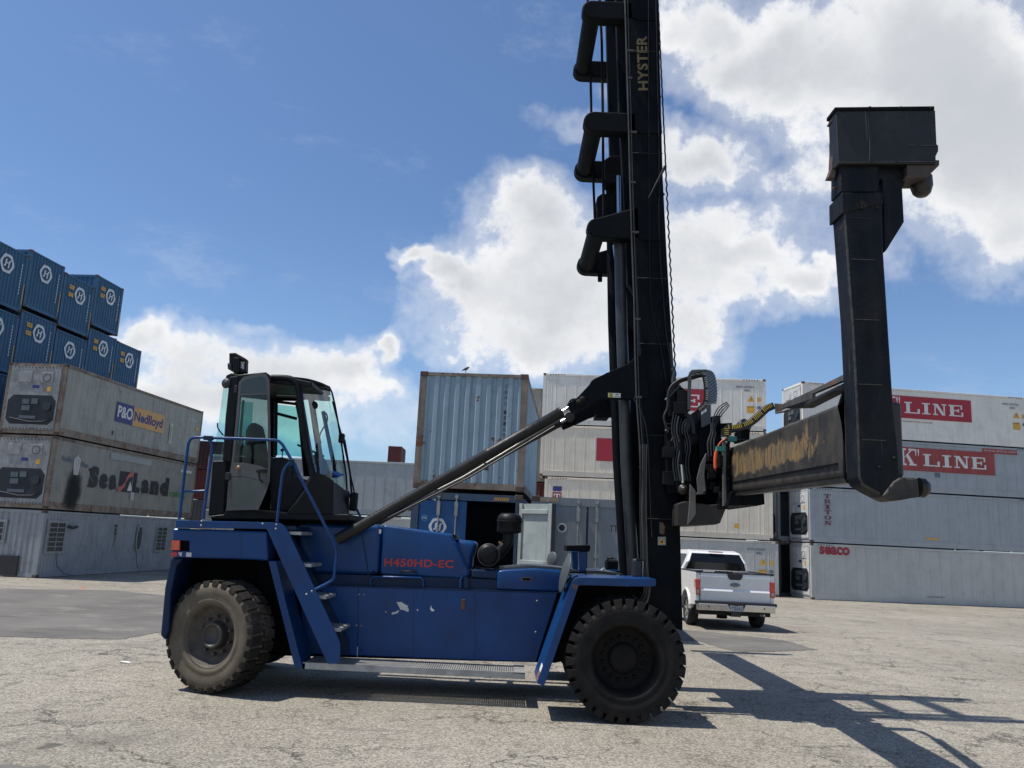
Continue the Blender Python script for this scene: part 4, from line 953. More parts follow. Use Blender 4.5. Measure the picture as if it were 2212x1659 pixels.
for (x, y) in ((1180, 208), (1262, 468), (1382, 728), (1502, 992)):
    q = P(*zr_(x, y), YP + .06); b = B().box((q.x - .24, YP + .01, q.z - .018), (q.x + .065, YS - .03, q.z + .018))
    for k in range(6): b.box((q.x - .2 + k * .045, YP + .01, q.z + .018), (q.x - .185 + k * .045, YS - .03, q.z + .024))
    b.build('ladder_step', GALV, H0)
dk = P(380, 1124, YP); b = B().box((P(380, 1130, YP).x, YP, dk.z - .05), (P(640, 1130, YP).x, mirY(YP), dk.z - .005)); b.build('deck', BLUED, H0)
# handrails
HR = []
def rail(pts, f=zc, Y=YP - .0, r=.019, name='handrail', m=BLUE):
    b = B(); px = [f(*p) for p in pts]; tubeP(b, px, Y, r, 10); return b.build(name, m, H0)
rail([(115, 1440), (150, 1130), (185, 850), (192, 815), (210, 785), (240, 772), (300, 772), (400, 776), (600, 782), (900, 794), (930, 803), (960, 832), (1035, 960)])
rail([(310, 1440), (350, 1130), (385, 870), (384, 835), (372, 805), (345, 778)])
rail([(130, 1222), (150, 1216), (200, 1212), (325, 1210)], r=.016)
rail([(1035, 965), (1000, 995), (975, 1030), (958, 1080), (935, 1270), (915, 1465)])
b = B(); px = smooth_px([zc(1035, 965), zc(1062, 1000), zc(1095, 1080)], 4) + [zc(1380, 1640), zr_(1494, 325), zr_(1502, 370), zr_(1498, 430), zr_(1484, 565), zr_(1470, 590), zr_(1440, 610), zr_(1325, 668)]
tubeP(b, px, YP, .019, 10); b.build('handrail', BLUE, H0)
b = B(); q = P(*zc(355, 776), YP); b.box((q.x - .06, YP - .028, q.z - .03), (q.x + .06, YP + .028, q.z + .025)); q = P(*zc(1036, 975), YP); b.box((q.x - .028, YP - .028, q.z - .05), (q.x + .028, YP + .028, q.z + .04)); b.build('rail_clamp', BLUED, H0, bevel=.008)
rail([(310, 622 + 75), (310, 650), (330, 625), (700, 635), (716, 660), (714, 705)], f=zp, Y=YS + .03, r=.014)
rail([(1000, 712), (1002, 650), (1015, 625)], f=zp, Y=YS + .03, r=.014)

# ---- hoods
def hood(name, px, Y, d, m, bev=.07, **k):
    b = B().pp(px, Y, d); o = b.build(name, m, H0, bevel=bev, seg=5)
    for p_ in o.data.polygons: p_.use_smooth = True
    return o
YH = 11.12
h1 = hood('engine_hood', m_(zp, (405, 225), (930, 297), (1080, 600), (1050, 642), (380, 612)), YH, .95, BLUE)
h2 = hood('engine_hood', m_(zp, (-260, 190), (0, 213), (398, 226), (372, 612), (-260, 600)), YH + .01, .93, BLUE)
h3 = hood('hood_extension', m_(zp, (935, 333), (1140, 358), (1095, 480), (1085, 590), (900, 590)), YH + .12, .7, BLUE, .08)
b = B(); b.add([P(*zp(*p), YH - .0015) for p in ((240, 300), (248, 300), (300, 612), (292, 612))], [(0, 1, 2, 3)]); b.build('hood_crease', BLUED, h2)
b = B().pp(m_(zp, (-200, 600), (1080, 640), (1290, 650), (1290, 735), (-200, 690)), YH + .04, .86); b.build('lower_hood', BLUED, H0)
b = B(); A_ = P(*zp(414, 545), YH - .004); B_ = P(*zp(946, 560), YH - .004); T_ = P(*zp(418, 484), YH - .004)
text_mesh(b, 'H450HD-EC', A_, B_ - A_, T_ - A_, .028, 1.08); b.build('lettering', REDP, h1)
b = B(); tubeP(b, m_(zp, (543, 600), (547, 583), (660, 588), (662, 608)), YH - .035, .012, 6); b.build('hood_handle', BLACK2, h1)
b = B().pp(m_(zp, (375, 262), (393, 262), (391, 295), (373, 295)), YH - .012, .015); b.build('hinge_cover', WHITE, h2)
b = B().lathe(P(*zp(335, 592), YH), (0, -1, 0), [(0, .01), (.016, .008), (.018, 0)], 10); b.build('bolt', BLACK2, h2)
b = B().pp(m_(zp, (928, 300), (965, 304), (985, 332), (945, 330)), YH + .1, .3); b.build('hood_latch', BLACK2, H0)
b = B().pp(m_(zp, (1030, 630), (1060, 632), (1060, 715), (1030, 712)), YS + .0, .06); b.build('hood_stay', BLUED, H0)
st_ = hood('hydraulic_tank', m_(zp, (1285, 600), (1292, 578), (1340, 572), (1560, 560), (1760, 574), (1790, 590), (1768, 745), (1280, 727)), YS + .01, 1.0, BLUE, .035)
b = B().pp(m_(zp, (1300, 560), (1420, 548), (1560, 542), (1700, 548), (1850, 566), (1920, 585), (1800, 592), (1560, 572), (1340, 578)), YS + .05, .92); b.build('tank_lid', mat('dull_lid', (.045, .05, .06), .45, dirt=.5, dirtc=(.16, .15, .14)), st_)
b = B().pp(m_(zp, (1468, 630), (1550, 632), (1549, 660), (1467, 658)), YS - .003, .02); q = b.build('tank_latch', BROWN, st_)
b = B().pp(m_(zp, (1478, 637), (1538, 638), (1538, 654), (1478, 653)), YS - .006, .01); b.build('latch_recess', DARKIN, q)
b = B().pp(m_(zp, (1090, 570), (1292, 578), (1290, 645), (1088, 632)), YS + .05, .8); b.build('battery_cover', BLUED, H0, bevel=.02)
b = B().pp(m_(zp, (1120, 545), (1160, 547), (1158, 566), (1118, 564)), YS + .2, .1); b.pp(m_(zp, (1258, 560), (1300, 556), (1300, 572), (1256, 572)), YS + .2, .1); b.build('filler_cap', BLACK2, H0)
# air cleaner
c0 = P(*zp(1218, 458), 11.25); b = B().lathe((c0.x, 11.15, c0.z), (0, -1, 0), [(0, .03), (.10, .03), (.115, .02), (.118, 0), (.135, 0), (.135, -.08), (.14, -.09), (.14, -.7), (0, -.7)], 36); ac = b.build('air_cleaner', BLACK2, H0)
b = B(); b.lathe((c0.x, 11.15, c0.z), (0, -1, 0), [(.138, -.03), (.148, -.03), (.148, -.05), (.138, -.05)], 36); b.build('clamp_band', mat('clamp_steel', (.10, .095, .085), .5, .5), ac)
b = B(); tubeP(b, smooth_px(m_(zp, (1262, 480), (1320, 420), (1360, 370), (1373, 310), (1374, 262)), 5), 11.35, .075, 18); b.build('intake_pipe', BLACK2, ac)
b = B().pp(m_(zp, (1300, 350), (1330, 372), (1318, 388), (1290, 362)), 11.2, .08); b.build('pipe_clip', mat('brass_tape', (.30, .17, .06), .5), ac)
ct = P(*zp(1376, 285), 11.35); k_ = 11.35 / FPX * .281
b = B().lathe((ct.x, 11.35, ct.z - .0), (0, 0, 1), [(.08, -.02), (90 * k_, .0), (93 * k_, .02), (91 * k_, 75 * k_), (96 * k_, 78 * k_), (94 * k_, 100 * k_), (82 * k_, 128 * k_), (60 * k_, 141 * k_), (0, 144 * k_)], 36); cp = b.build('rain_cap', BLACK2, ac)
b = B().lathe((ct.x, 11.35, ct.z), (0, 0, 1), [(92 * k_, 76 * k_), (97.5 * k_, 76 * k_), (97.5 * k_, 84 * k_), (92 * k_, 84 * k_)], 36); b.build('cap_rim', RIMB, cp)

# ---- front fenders
def fender(Ya, Yb, par=H0):
    pr = m_(zf6, (1612, 1192), (1560, 1188), (1100, 1180), (790, 1172), (740, 1185), (705, 1215), (690, 1250)) + [(1160, 1476)]
    outl = [P(x, y, YW) for x, y in pr]
    t_ = .035; inn = []
    for i, p_ in enumerate(outl):
        a = outl[max(i - 1, 0)]; c = outl[min(i + 1, len(outl) - 1)]; d = (c - a); d.y = 0; d.normalize(); nrm_ = Vector((-d.z, 0, d.x)); 
        inn.append(p_ + nrm_ * t_)
    poly = [Vector((p_.x, Ya, p_.z)) for p_ in outl] + [Vector((p_.x, Ya, p_.z)) for p_ in reversed(inn)]
    b = B(); n = len(outl)
    for i in range(n - 1):
        q = [outl[i], outl[i + 1], inn[i + 1], inn[i]]
        b.hexa([Vector((p_.x, Ya, p_.z)) for p_ in q] + [Vector((p_.x, Yb, p_.z)) for p_ in q])
    o = b.build('fender', BLUE, par)
    # rolled lip on the outer edge
    lip = []
    for i, p_ in enumerate(outl):
        a = outl[max(i - 1, 0)]; c = outl[min(i + 1, len(outl) - 1)]; d = (c - a); d.y = 0; d.normalize(); nrm_ = Vector((-d.z, 0, d.x)); lip.append((p_, p_ + nrm_ * (.085 if i else .075)))
    ye = Ya; sg = 1 if Yb > Ya else -1; b = B()
    for i in range(n - 1):
        q = [lip[i][0], lip[i + 1][0], lip[i + 1][1], lip[i][1]]
        b.hexa([Vector((p_.x, ye - .004 * sg, p_.z)) for p_ in q] + [Vector((p_.x, ye + .03 * sg, p_.z)) for p_ in q])
    b.build('fender_lip', BLUE, o, bevel=.004)
    return o
B().pp([(1240, 1264), (1404, 1268), (1404, 1345), (1275, 1400), (1200, 1392)], 10.75, .05).build('wheel_arch_liner', DARKIN, H0)
fd = fender(YW, YW + .86); fender(mirY(YW), mirY(YW + .86))
q0 = P(1160, 1476, YW)
b = B().add([P(*zp(*p), YW - .006) for p in ((1545, 1372), (1560, 1372), (1590, 1462), (1578, 1463))], [(0, 1, 2, 3)])
b = B(); A_ = P(*zp(1553, 1392), 9.85); 
def strip_on_fender(nm, fa, fb, m):
    s1 = P(1238, 1262, YW); s0 = P(1160, 1476, YW); b = B(); n_ = (s1 - s0).cross(Vector((0, 1, 0))).normalized()
    if n_.x > 0: n_ = -n_
    pts = [s0.lerp(s1, fa), s0.lerp(s1, fb), s0.lerp(s1, fb) + Vector((0, .25, 0)), s0.lerp(s1, fa) + Vector((0, .25, 0))]
    b.add([p_ + n_ * .004 + Vector((0, .03, 0)) for p_ in pts], [(0, 1, 2, 3)]); b.build(nm, m, fd)
strip_on_fender('red_reflector', .02, .10, REDL); strip_on_fender('white_reflector', .10, .17, WHITE)
flat_px('bare_rust_patch', zf6, [(690, 1250), (740, 1248), (762, 1262), (748, 1300), (722, 1300)], YW, BROWN, fd, .006)
# round wide-angle mirrors, seen nearly edge-on
def disc_mirror(px, Y, R, back, armpx, nx=(-.97, -.10, .22)):
    c = P(*px, Y); b = B().lathe(c, nx, [(0, .03), (R * .6, .022), (R * .95, .004), (R, 0), (R, -.008), (R * .5, -.02), (.04, -.05), (0, -.06)], 36); m1 = b.build('round_mirror', mat('mirror_back', (.07, .08, .085), .45, var=.2), H0)
    b = B(); tubeP(b, armpx, Y + .02, .012, 8); b.build('mirror_arm', BLACK2, m1)
disc_mirror(zf6(617, 1120), 10.1, .235, 0, m_(zf6, (640, 1130), (690, 1150), (655, 1200), (610, 1260), (618, 1330), (640, 1300), (690, 1190), (760, 1155)))
disc_mirror(zf6(478, 975), 13.2, .12, 0, m_(zf6, (490, 980), (505, 1060), (520, 1090)), nx=(-.8, -.6, .1))
# T bracket in blue
b = B().pp(m_(zf6, (690, 885), (765, 885), (765, 1090), (705, 1085)), 11.9, .12); b.pp(m_(zf6, (775, 885), (860, 885), (852, 1118), (782, 1112)), 11.3, .12); tb = b.build('mast_rest_post', BLUE, H0, bevel=.01)
b = B().pp(m_(zf6, (638, 825), (895, 818), (900, 850), (890, 892), (640, 885)), 11.25, .5); b.build('rest_cap', BLACK, tb, bevel=.01)
# work lamp on the fender
q = P(*zf6(1432, 1075), 10.35); b = B().box((q.x - .085, 10.3, q.z - .115), (q.x + .03, 10.46, q.z + .115)); wl = b.build('work_lamp', CABGREY, H0, bevel=.03, seg=3)
b = B(); tubeP(b, m_(zf6, (1400, 975), (1480, 985), (1490, 1010), (1480, 1170)), 10.3, .01, 6); b.build('lamp_guard', BLACK2, wl)
b = B().box((q.x + .03, 10.31, q.z - .10), (q.x + .045, 10.45, q.z + .10)); b.build('lens', LAMP, wl)
q = P(*zf6(1130, 1060), 12.9); b = B().box((q.x - .1, 12.85, q.z - .11), (q.x + .1, 13.0, q.z + .11)); b.build('work_lamp', BLACK2, H0, bevel=.03)
b = B(); tubeP(b, m_(zf6, (1085, 1090), (1085, 975), (1100, 960), (1150, 960)), 12.8, .014, 6); b.build('lamp_guard', BLACK2, H0)
b = B().pp(m_(zf6, (860, 1095), (1000, 1100), (1180, 1120), (1270, 1140), (880, 1130)), 11.0, .8); b.build('grab_tread', mat('dull_lid', (.04, .04, .05), .5), H0)
b = B(); tubeP(b, m_(zf6, (1015, 1098), (1045, 1070), (1060, 1098)), 11.2, .012, 6); b.build('tie_down', GALV, H0)

# ---- cab
YN, YF = 10.86, 12.1
def quadP(b, pts, Y, d=.012): return b.pp(pts, Y, d)
cab_s = B()   # lower shell
sh_near = m_(zc, (350, 1412), (385, 965), (470, 962), (545, 950), (600, 400), (640, 400), (560, 1000), (520, 1100), (505, 1370), (760, 1362), (1000, 1395), (1150, 1180), (1200, 1070))
b = B(); b.pp(m_(zc, (350, 1412), (372, 1150), (385, 965), (470, 962), (500, 962), (478, 1400)), YN + .02, 1.2)
b.pp(m_(zc, (478, 1400), (497, 1340), (760, 1360), (1000, 1395), (1505, 1400), (1505, 1452), (370, 1440), (370, 1412)), YN, 1.24)
b.pp(m_(zc, (1000, 1395), (1150, 1180), (1205, 1050), (1300, 1075), (1372, 1120), (1372, 1400)), YN, .03)
sh = b.build('cab_shell', BLACK2, H0, bevel=.02, seg=3)
# front lower shell bulging forward
def loftP(b, rows):   # rows of (px, Y)
    vs = []; n = len(rows[0])
    for r_ in rows: vs += [P(x, y, Y) for x, y, Y in r_]
    b.add(vs, [(i * n + k, i * n + k + 1, (i + 1) * n + k + 1, (i + 1) * n + k) for i in range(len(rows) - 1) for k in range(n - 1)], True)
b = B(); loftP(b, [[(*zc(1340, 1400), YN), (*zc(1430, 1425), 11.2), (*zc(1480, 1440), 11.5), (*zc(1505, 1450), 12.05)], [(*zc(1205, 1060), YN), (*zc(1320, 1110), 11.2), (*zc(1410, 1155), 11.5), (*zc(1505, 1230), 12.05)]]); b.build('front_shell', BLACK2, sh)
roof_px = m_(zc, (500, 262), (540, 243), (600, 258), (780, 240), (820, 236), (862, 268), (1000, 280), (1110, 300), (1200, 318))
b = B(); b.pp(roof_px + m_(zc, (1200, 360), (1000, 345), (860, 330), (600, 330), (480, 335)), YN + .02, 1.2); rf = b.build('cab_roof', BLACK2, H0, bevel=.02, seg=3)
b = B(); loftP(b, [[(*zc(1000, 283), YN), (*zc(1170, 300), 11.3), (*zc(1345, 365), 12.05)], [(*zc(1090, 400), YN), (*zc(1110, 335), 11.0), (*zc(1350, 392), 12.05)]]); b.build('roof_visor', BLACK2, rf)
b = B(); tubeP(b, smooth_px(m_(zc, (1000, 282), (1160, 300), (1280, 335), (1345, 368)), 4), [YN + .02 + 1.1 * i / 12 for i in range(13)], .016, 8); b.build('roof_rim', BLACK2, rf)
b = B()
tubeP(b, smooth_px(m_(zc, (870, 285), (1000, 290), (1060, 318), (1085, 370), (1100, 440), (1130, 700), (1165, 900), (1205, 1080), (1190, 1130), (1150, 1190)), 5), YN + .03, .045, 10); b.build('front_pillar', BLACK2, sh)
b = B(); b.pp(m_(zc, (520, 275), (600, 262), (606, 400), (560, 700), (545, 980), (465, 965), (490, 600), (512, 400)), YN + .0, .14); b.build('rear_pillar', BLACK2, sh, bevel=.02)
b = B(); b.pp(m_(zc, (478, 330), (500, 262), (560, 250), (520, 340)), YN + .05, 1.1); b.build('pillar_cap', BLACK2, sh, bevel=.01)
# far side frame: pillars and sill seen through the glass
Y2 = YF
b = B(); fr = lambda pts, r: tubeP(b, m_(zc, *pts), Y2, r, 8)
fr([(600, 470), (560, 940)], .035); fr([(905, 480), (900, 920)], .03); fr([(905, 575), (1075, 620)], .022); fr([(1075, 480), (1180, 1000), (1200, 1080)], .03); fr([(905, 480), (1075, 500)], .022)
fr([(1190, 440), (1260, 900), (1300, 1080)], .045); fr([(1290, 560), (1400, 1100)], .03); fr([(640, 470), (600, 930)], .02)
fr([(480, 350), (900, 340), (1345, 375)], .03)
b.build('far_frame', BLACK2, sh)
b = B(); b.pp(m_(zc, (560, 930), (880, 945), (880, 1400), (500, 1400)), Y2, .02); b.pp(m_(zc, (880, 1100), (1040, 1100), (1040, 1400), (880, 1400)), Y2, .02); b.pp(m_(zc, (600, 290), (1000, 295), (1345, 375), (1350, 425), (1080, 475), (860, 470), (600, 440)), Y2, .02); b.pp(m_(zc, (838, 460), (905, 470), (902, 935), (838, 935)), Y2 + .001, .02); b.pp(m_(zc, (1072, 470), (1130, 470), (1235, 1090), (1130, 1090)), Y2 + .002, .02); b.pp(m_(zc, (560, 440), (612, 440), (575, 940), (500, 940)), Y2 + .002, .02); b.build('far_panel', DARKIN, sh)
# glazing
b = B(); loftP(b, [[(*zc(393, 958), 11.35), (*zc(440, 955), 11.0), (*zc(470, 955), YN + .04)], [(*zc(430, 700), 11.35), (*zc(470, 690), 11.0), (*zc(498, 690), YN + .04)], [(*zc(478, 345), 11.35), (*zc(505, 345), 11.0), (*zc(520, 350), YN + .04)]]); b.build('rear_quarter_window', GLASS, sh)
b = B(); loftP(b, [[(*zc(1208, 1060), YN + .06), (*zc(1300, 1105), 11.2), (*zc(1390, 1150), 11.6), (*zc(1486, 1205), 12.05)], [(*zc(1165, 700), YN + .06), (*zc(1270, 720), 11.2), (*zc(1350, 740), 11.6), (*zc(1432, 770), 12.05)], [(*zc(1112, 420), YN + .06), (*zc(1190, 390), 11.2), (*zc(1290, 385), 11.6), (*zc(1362, 402), 12.05)]]); b.build('windscreen', GLASS, sh)
b = B(); tubeP(b, smooth_px(m_(zc, (1110, 400), (1112, 350), (1140, 325), (1200, 325), (1290, 345), (1362, 402), (1432, 770), (1486, 1200), (1390, 1152), (1300, 1105), (1208, 1062)), 3), [YN + .04] * 7 + [YN + .04 + min(1, (i - 6) / 8) * 1.15 for i in range(7, 16)] + [12.05] * 6 + [12.05 - (i + 1) / 9 * 1.1 for i in range(9)], .013, 6); b.build('windscreen_seal', BLACK2, sh)
b = B(); b.pp(m_(zc, (905, 500), (1072, 520), (1120, 930), (900, 915)), Y2 + .01, .006); b.build('far_window', GLASS, sh)
b = B(); b.pp(m_(zc, (610, 480), (720, 485), (690, 930), (570, 925)), Y2 + .01, .006); b.build('far_window', GLASS, sh)
# louvred visor, mirror, console, wheel and seat inside
b = B()
for k in range(3): b.pp(m_(zc, (910, 392 + 16 * k), (1300, 402 + 16 * k), (1300, 408 + 16 * k), (910, 398 + 16 * k)), 11.7, .02)
b.build('roof_vent_slats', mat('pale_slat', (.40, .42, .42), .5), sh)
b = B().lathe(P(*zc(1215, 510), 11.2), (.5, -.8, .1), [(0, .02), (.05, .01), (.06, 0), (.05, -.03), (0, -.04)], 20); b.build('cab_mirror', BLACK2, sh)
DI = mat('cab_interior', (.018, .018, .02), .7, var=.2)
b = B(); b.pp(m_(zc, (860, 940), (950, 930), (1030, 960), (1040, 1100), (1120, 1100), (1150, 1180), (1080, 1300), (1000, 1390), (850, 1380)), 11.2, .35); b.build('seat', DI, sh, bevel=.04)
b = B(); b.pp(m_(zc, (640, 960), (650, 700), (700, 640), (760, 660), (780, 760), (800, 900), (860, 930), (860, 1000)), 11.35, .3); b.build('seat_back', DI, sh, bevel=.05)
b = B(); tubeP(b, m_(zc, (955, 950), (960, 880)), 11.1, .008, 6); b.lathe(P(*zc(957, 872), 11.1), (0, 0, 1), [(0, -.03), (.022, -.02), (.024, 0), (0, .02)], 10); tubeP(b, m_(zc, (895, 930), (897, 870)), 11.1, .018, 8); b.build('control_lever', DI, sh)
sc_ = P(*zc(1190, 880), 11.5); b = B(); ax_ = Vector((.35, 0, .94)).normalized() * -1; u_ = Vector((0, 1, 0)); v_ = ax_.cross(u_)
b.tube([sc_ + (u_ * math.cos(2 * PI * k / 28) + v_ * math.sin(2 * PI * k / 28)) * .19 for k in range(29)], .014, 8, False)
b.bar(sc_ - u_ * .18, sc_ + u_ * .18, .03, .015); b.build('steering_wheel', DI, sh)
b = B(); b.pp(m_(zc, (1190, 930), (1240, 890), (1300, 960), (1330, 1090), (1250, 1080), (1215, 1060)), 11.4, .2); b.build('steering_console', DI, sh, bevel=.02)
b = B(); tubeP(b, smooth_px(m_(zc, (1310, 570), (1325, 600), (1320, 650), (1290, 700), (1262, 760), (1272, 820)), 4), 11.8, .012, 6); b.build('grab_handle', DI, sh)
bm = bmesh.new(); bmesh.ops.create_icosphere(bm, subdivisions=3, radius=1)
q = P(*zc(1330, 1075), 11.7)
for v_ in bm.verts: v_.co = Vector((v_.co.x * .19, v_.co.y * .16, v_.co.z * .055)) * (1 + .5 * noise.noise(v_.co * 2.2)) + q - Vector(H0['_org'])
me = bpy.data.meshes.new('blue_rag'); bm.to_mesh(me); bm.free(); me.materials.append(BLUETARP); o = bpy.data.objects.new('blue_rag', me); col.objects.link(o); o.parent = sh
for p_ in me.polygons: p_.use_smooth = True
# open door, hinged on the rear pillar and standing ajar
def dY(x): return 10.84 - .25 * max(0, min(1, (x - 500) / 340))
def doorP(pts, th=.025):
    vs = [P(*zc(x, y), dY(x)) for x, y in pts]; return vs
def door_prism(b, pts, th=.03): return b.prism(doorP(pts), (-.012, th, 0))
DG_ = mat('door_frame_grey', (.06, .063, .066), .45, var=.15, dirt=.3)
b = B()
def strip(o_, i_):
    n = len(o_)
    for k in range(n):
        q = [o_[k], o_[(k + 1) % n], i_[(k + 1) % n], i_[k]]; b.prism([P(*zc(x, y), dY(x)) for x, y in q], (-.01, .035, 0))
outer_ = [(603, 320), (640, 278), (780, 245), (825, 255), (852, 300), (858, 600), (862, 900), (855, 1130), (820, 1230), (762, 1362), (500, 1370), (515, 1150), (545, 960), (580, 600)]
inner_ = [(620, 330), (650, 302), (780, 272), (812, 280), (830, 310), (836, 600), (838, 900), (830, 1120), (797, 1215), (745, 1332), (518, 1345), (532, 1150), (562, 960), (600, 600)]
strip(outer_, inner_)
dr = b.build('cab_door', DG_, H0)
b = B(); door_prism(b, [(615, 415), (835, 408), (835, 420), (612, 430)]); door_prism(b, [(552, 978), (640, 978), (750, 998), (832, 1028), (828, 1148), (740, 1115), (640, 1092), (538, 1092)]); b.build('door_rail', DG_, dr, bevel=.004)
b = B(); b.add(doorP([(620, 330), (650, 302), (780, 272), (812, 280), (830, 310), (834, 410), (614, 418)]), [tuple(range(7))]); b.build('door_window', mat('smoked_panel', (.02, .028, .032), .25), dr)
b = B(); b.add(doorP([(612, 430), (834, 420), (838, 1025), (750, 998), (640, 978), (560, 976)]), [tuple(range(6))]); b.build('door_window', GLASSD, dr)
b = B(); b.add(doorP([(537, 1095), (640, 1094), (740, 1118), (826, 1150), (797, 1215), (745, 1332), (518, 1345)]), [tuple(range(7))]); b.build('door_window', mat('frosted_lower_glass', (.05, .062, .058), .35), dr)
b = B(); b.prism([P(*zc(x, y), dY(x) - .03) for x, y in ((742, 1040), (820, 1030), (822, 1062), (745, 1058))], (0, .03, 0)); b.tube([P(*zc(x, y), 10.40) for x, y in ((768, 1060), (770, 1110), (800, 1140))], .011, 6); b.build('door_handle', BLACK2, dr)
b = B(); b.lathe(P(*zc(600, 1022), dY(600)), (0, -1, 0), [(0, .02), (.02, .02), (.03, .01), (.034, 0)], 16); b.build('door_lock', mat('brass_lock', (.25, .17, .10), .4, .5), dr)
b = B(); q = P(*zc(517, 1092), 10.83); b.box((q.x - .035, 10.8, q.z - .045), (q.x + .03, 10.86, q.z + .05)); q = P(*zc(582, 380), 10.83); b.box((q.x - .02, 10.8, q.z - .05), (q.x + .02, 10.86, q.z + .05)); b.build('door_hinge', CABGREY, dr, bevel=.006)
b = B(); tubeP(b, smooth_px(m_(zc, (588, 760), (590, 800), (588, 875), (610, 875), (630, 850), (632, 760)), 3), 10.95, .013, 6); b.build('inner_handle', BLACK2, dr)
# entry sill strips
b = B(); b.pp(m_(zc, (760, 1360), (1000, 1385), (1140, 1200), (1148, 1212), (1008, 1398), (760, 1372)), YN - .01, .03); b.build('door_sill', CABGREY, sh)
# work lights on the roof corner
b = B(); q = P(*zc(560, 160), YN + .2); 
b.pp(m_(zc, (522, 82), (572, 80), (655, 125), (660, 145), (650, 160), (585, 118), (560, 118), (558, 172), (522, 170)), YN + .1, .14); b.pp(m_(zc, (555, 115), (605, 120), (612, 160), (606, 240), (560, 262), (552, 200)), YN + .08, .2)
b.pp(m_(zc, (612, 225), (655, 210), (655, 240), (608, 243)), YN + .1, .12); b.pp(m_(zc, (645, 140), (660, 145), (658, 240), (644, 238)), YN + .1, .12); rl = b.build('roof_lamp', BLACK2, H0, bevel=.012)
b = B().pp(m_(zc, (608, 140), (648, 165), (648, 225), (612, 205)), YN + .12, .08); b.build('lens', LAMP, rl, bevel=.01)
b = B().pp(m_(zc, (505, 160), (552, 170), (552, 225), (508, 215)), YN + .2, .2); b.build('roof_lamp', CABGREY, H0, bevel=.02)
b = B().pp(m_(zc, (575, 225), (600, 225), (600, 280), (575, 280)), YN + .12, .05); b.build('lamp_stalk', BLACK2, rl)
b = B().lathe(P(*zc(500, 330), YN), (-.3, -.9, 0), [(0, .03), (.06, .02), (.07, 0), (.05, -.05)], 20); b.build('side_lamp', CABGREY, H0)
b = B(); tubeP(b, smooth_px(m_(zc, (428, 655), (430, 690), (450, 725), (475, 755)), 4), 10.95, .01, 6); b.build('wiper', BLACK2, H0)
b = B(); tubeP(b, m_(zc, (1368, 480), (1410, 640), (1450, 780), (1555, 1270), (1560, 1320)), 11.9, .012, 6); tubeP(b, m_(zc, (1440, 760), (1458, 985)), 11.9, .01, 6); tubeP(b, m_(zc, (1465, 790), (1510, 1060), (1530, 1330)), 11.95, .016, 6); b.build('wiper', BLACK2, H0)
b = B(); q = P(*zc(1448, 780), 11.9); b.box((q.x - .05, 11.85, q.z - .07), (q.x + .03, 11.95, q.z + .07)); q = P(*zc(1535, 1280), 11.9); b.box((q.x - .04, 11.85, q.z - .16), (q.x + .06, 11.98, q.z + .1)); b.build('wiper_motor', BLACK2, H0, bevel=.02)
b = B(); tubeP(b, m_(zc, (1490, 1210), (1610, 1450)), 12.0, .018, 8); b.build('handrail', BLUE, H0)
b = B(); b.pp(m_(zc, (380, 1425), (1500, 1440), (1500, 1480), (380, 1470)), YN + .15, .9); b.build('cab_base', DARKIN, H0)
b = B(); b.pp(m_(zc, (560, 1440), (1640, 1460), (1640, 1700), (560, 1660)), YN + .35, .8); b.build('cab_pedestal', BLUED, H0)

# ---- mast
YM = 10.74; MT = .20; YMF = mirY(YM) - MT
railL = [(1343, -230), (1350, 0), (1357, 231), (1366, 384), (1376, 600), (1386, 800), (1394, 1000), (1402, 1345)]
railR = [(1414, -230), (1422, 0), (1432, 384), (1441, 560), (1449, 690), (1456, 800), (1466, 1000), (1475, 1362)]
def rail_poly(Y): 
    return [Vector((p_.x, Y, p_.z)) for p_ in [P(x, y, YM) for x, y in railL + railR[::-1]]]
mast = B().prism(rail_poly(YM), (0, MT, 0)).build('mast', BLACK, H0, bevel=.01)
B().prism(rail_poly(YMF), (0, MT, 0)).build('mast_rail', BLACK, mast, bevel=.01)
# inner rail pair (slimmer, slightly ahead)
inn_ = [P(x - 14, y, YM) for x, y in railL[:5]] + [P(x - 30, y, YM) for x, y in railR[:5][::-1]]
for yy in (YM + .24, YMF - .18): B().prism([Vector((p_.x, yy, p_.z)) for p_ in inn_], (0, .14, 0)).build('inner_mast_rail', BLACK, mast)
A_ = P(1402, 195, YM - .006); B_ = P(1397.5, 77.5, YM - .006); T_ = P(1378.5, 195, YM - .006)
b = B(); text_mesh(b, 'HYSTER', A_, B_ - A_, T_ - A_, .03, 1.1); b.build('lettering', GOLD, mast)
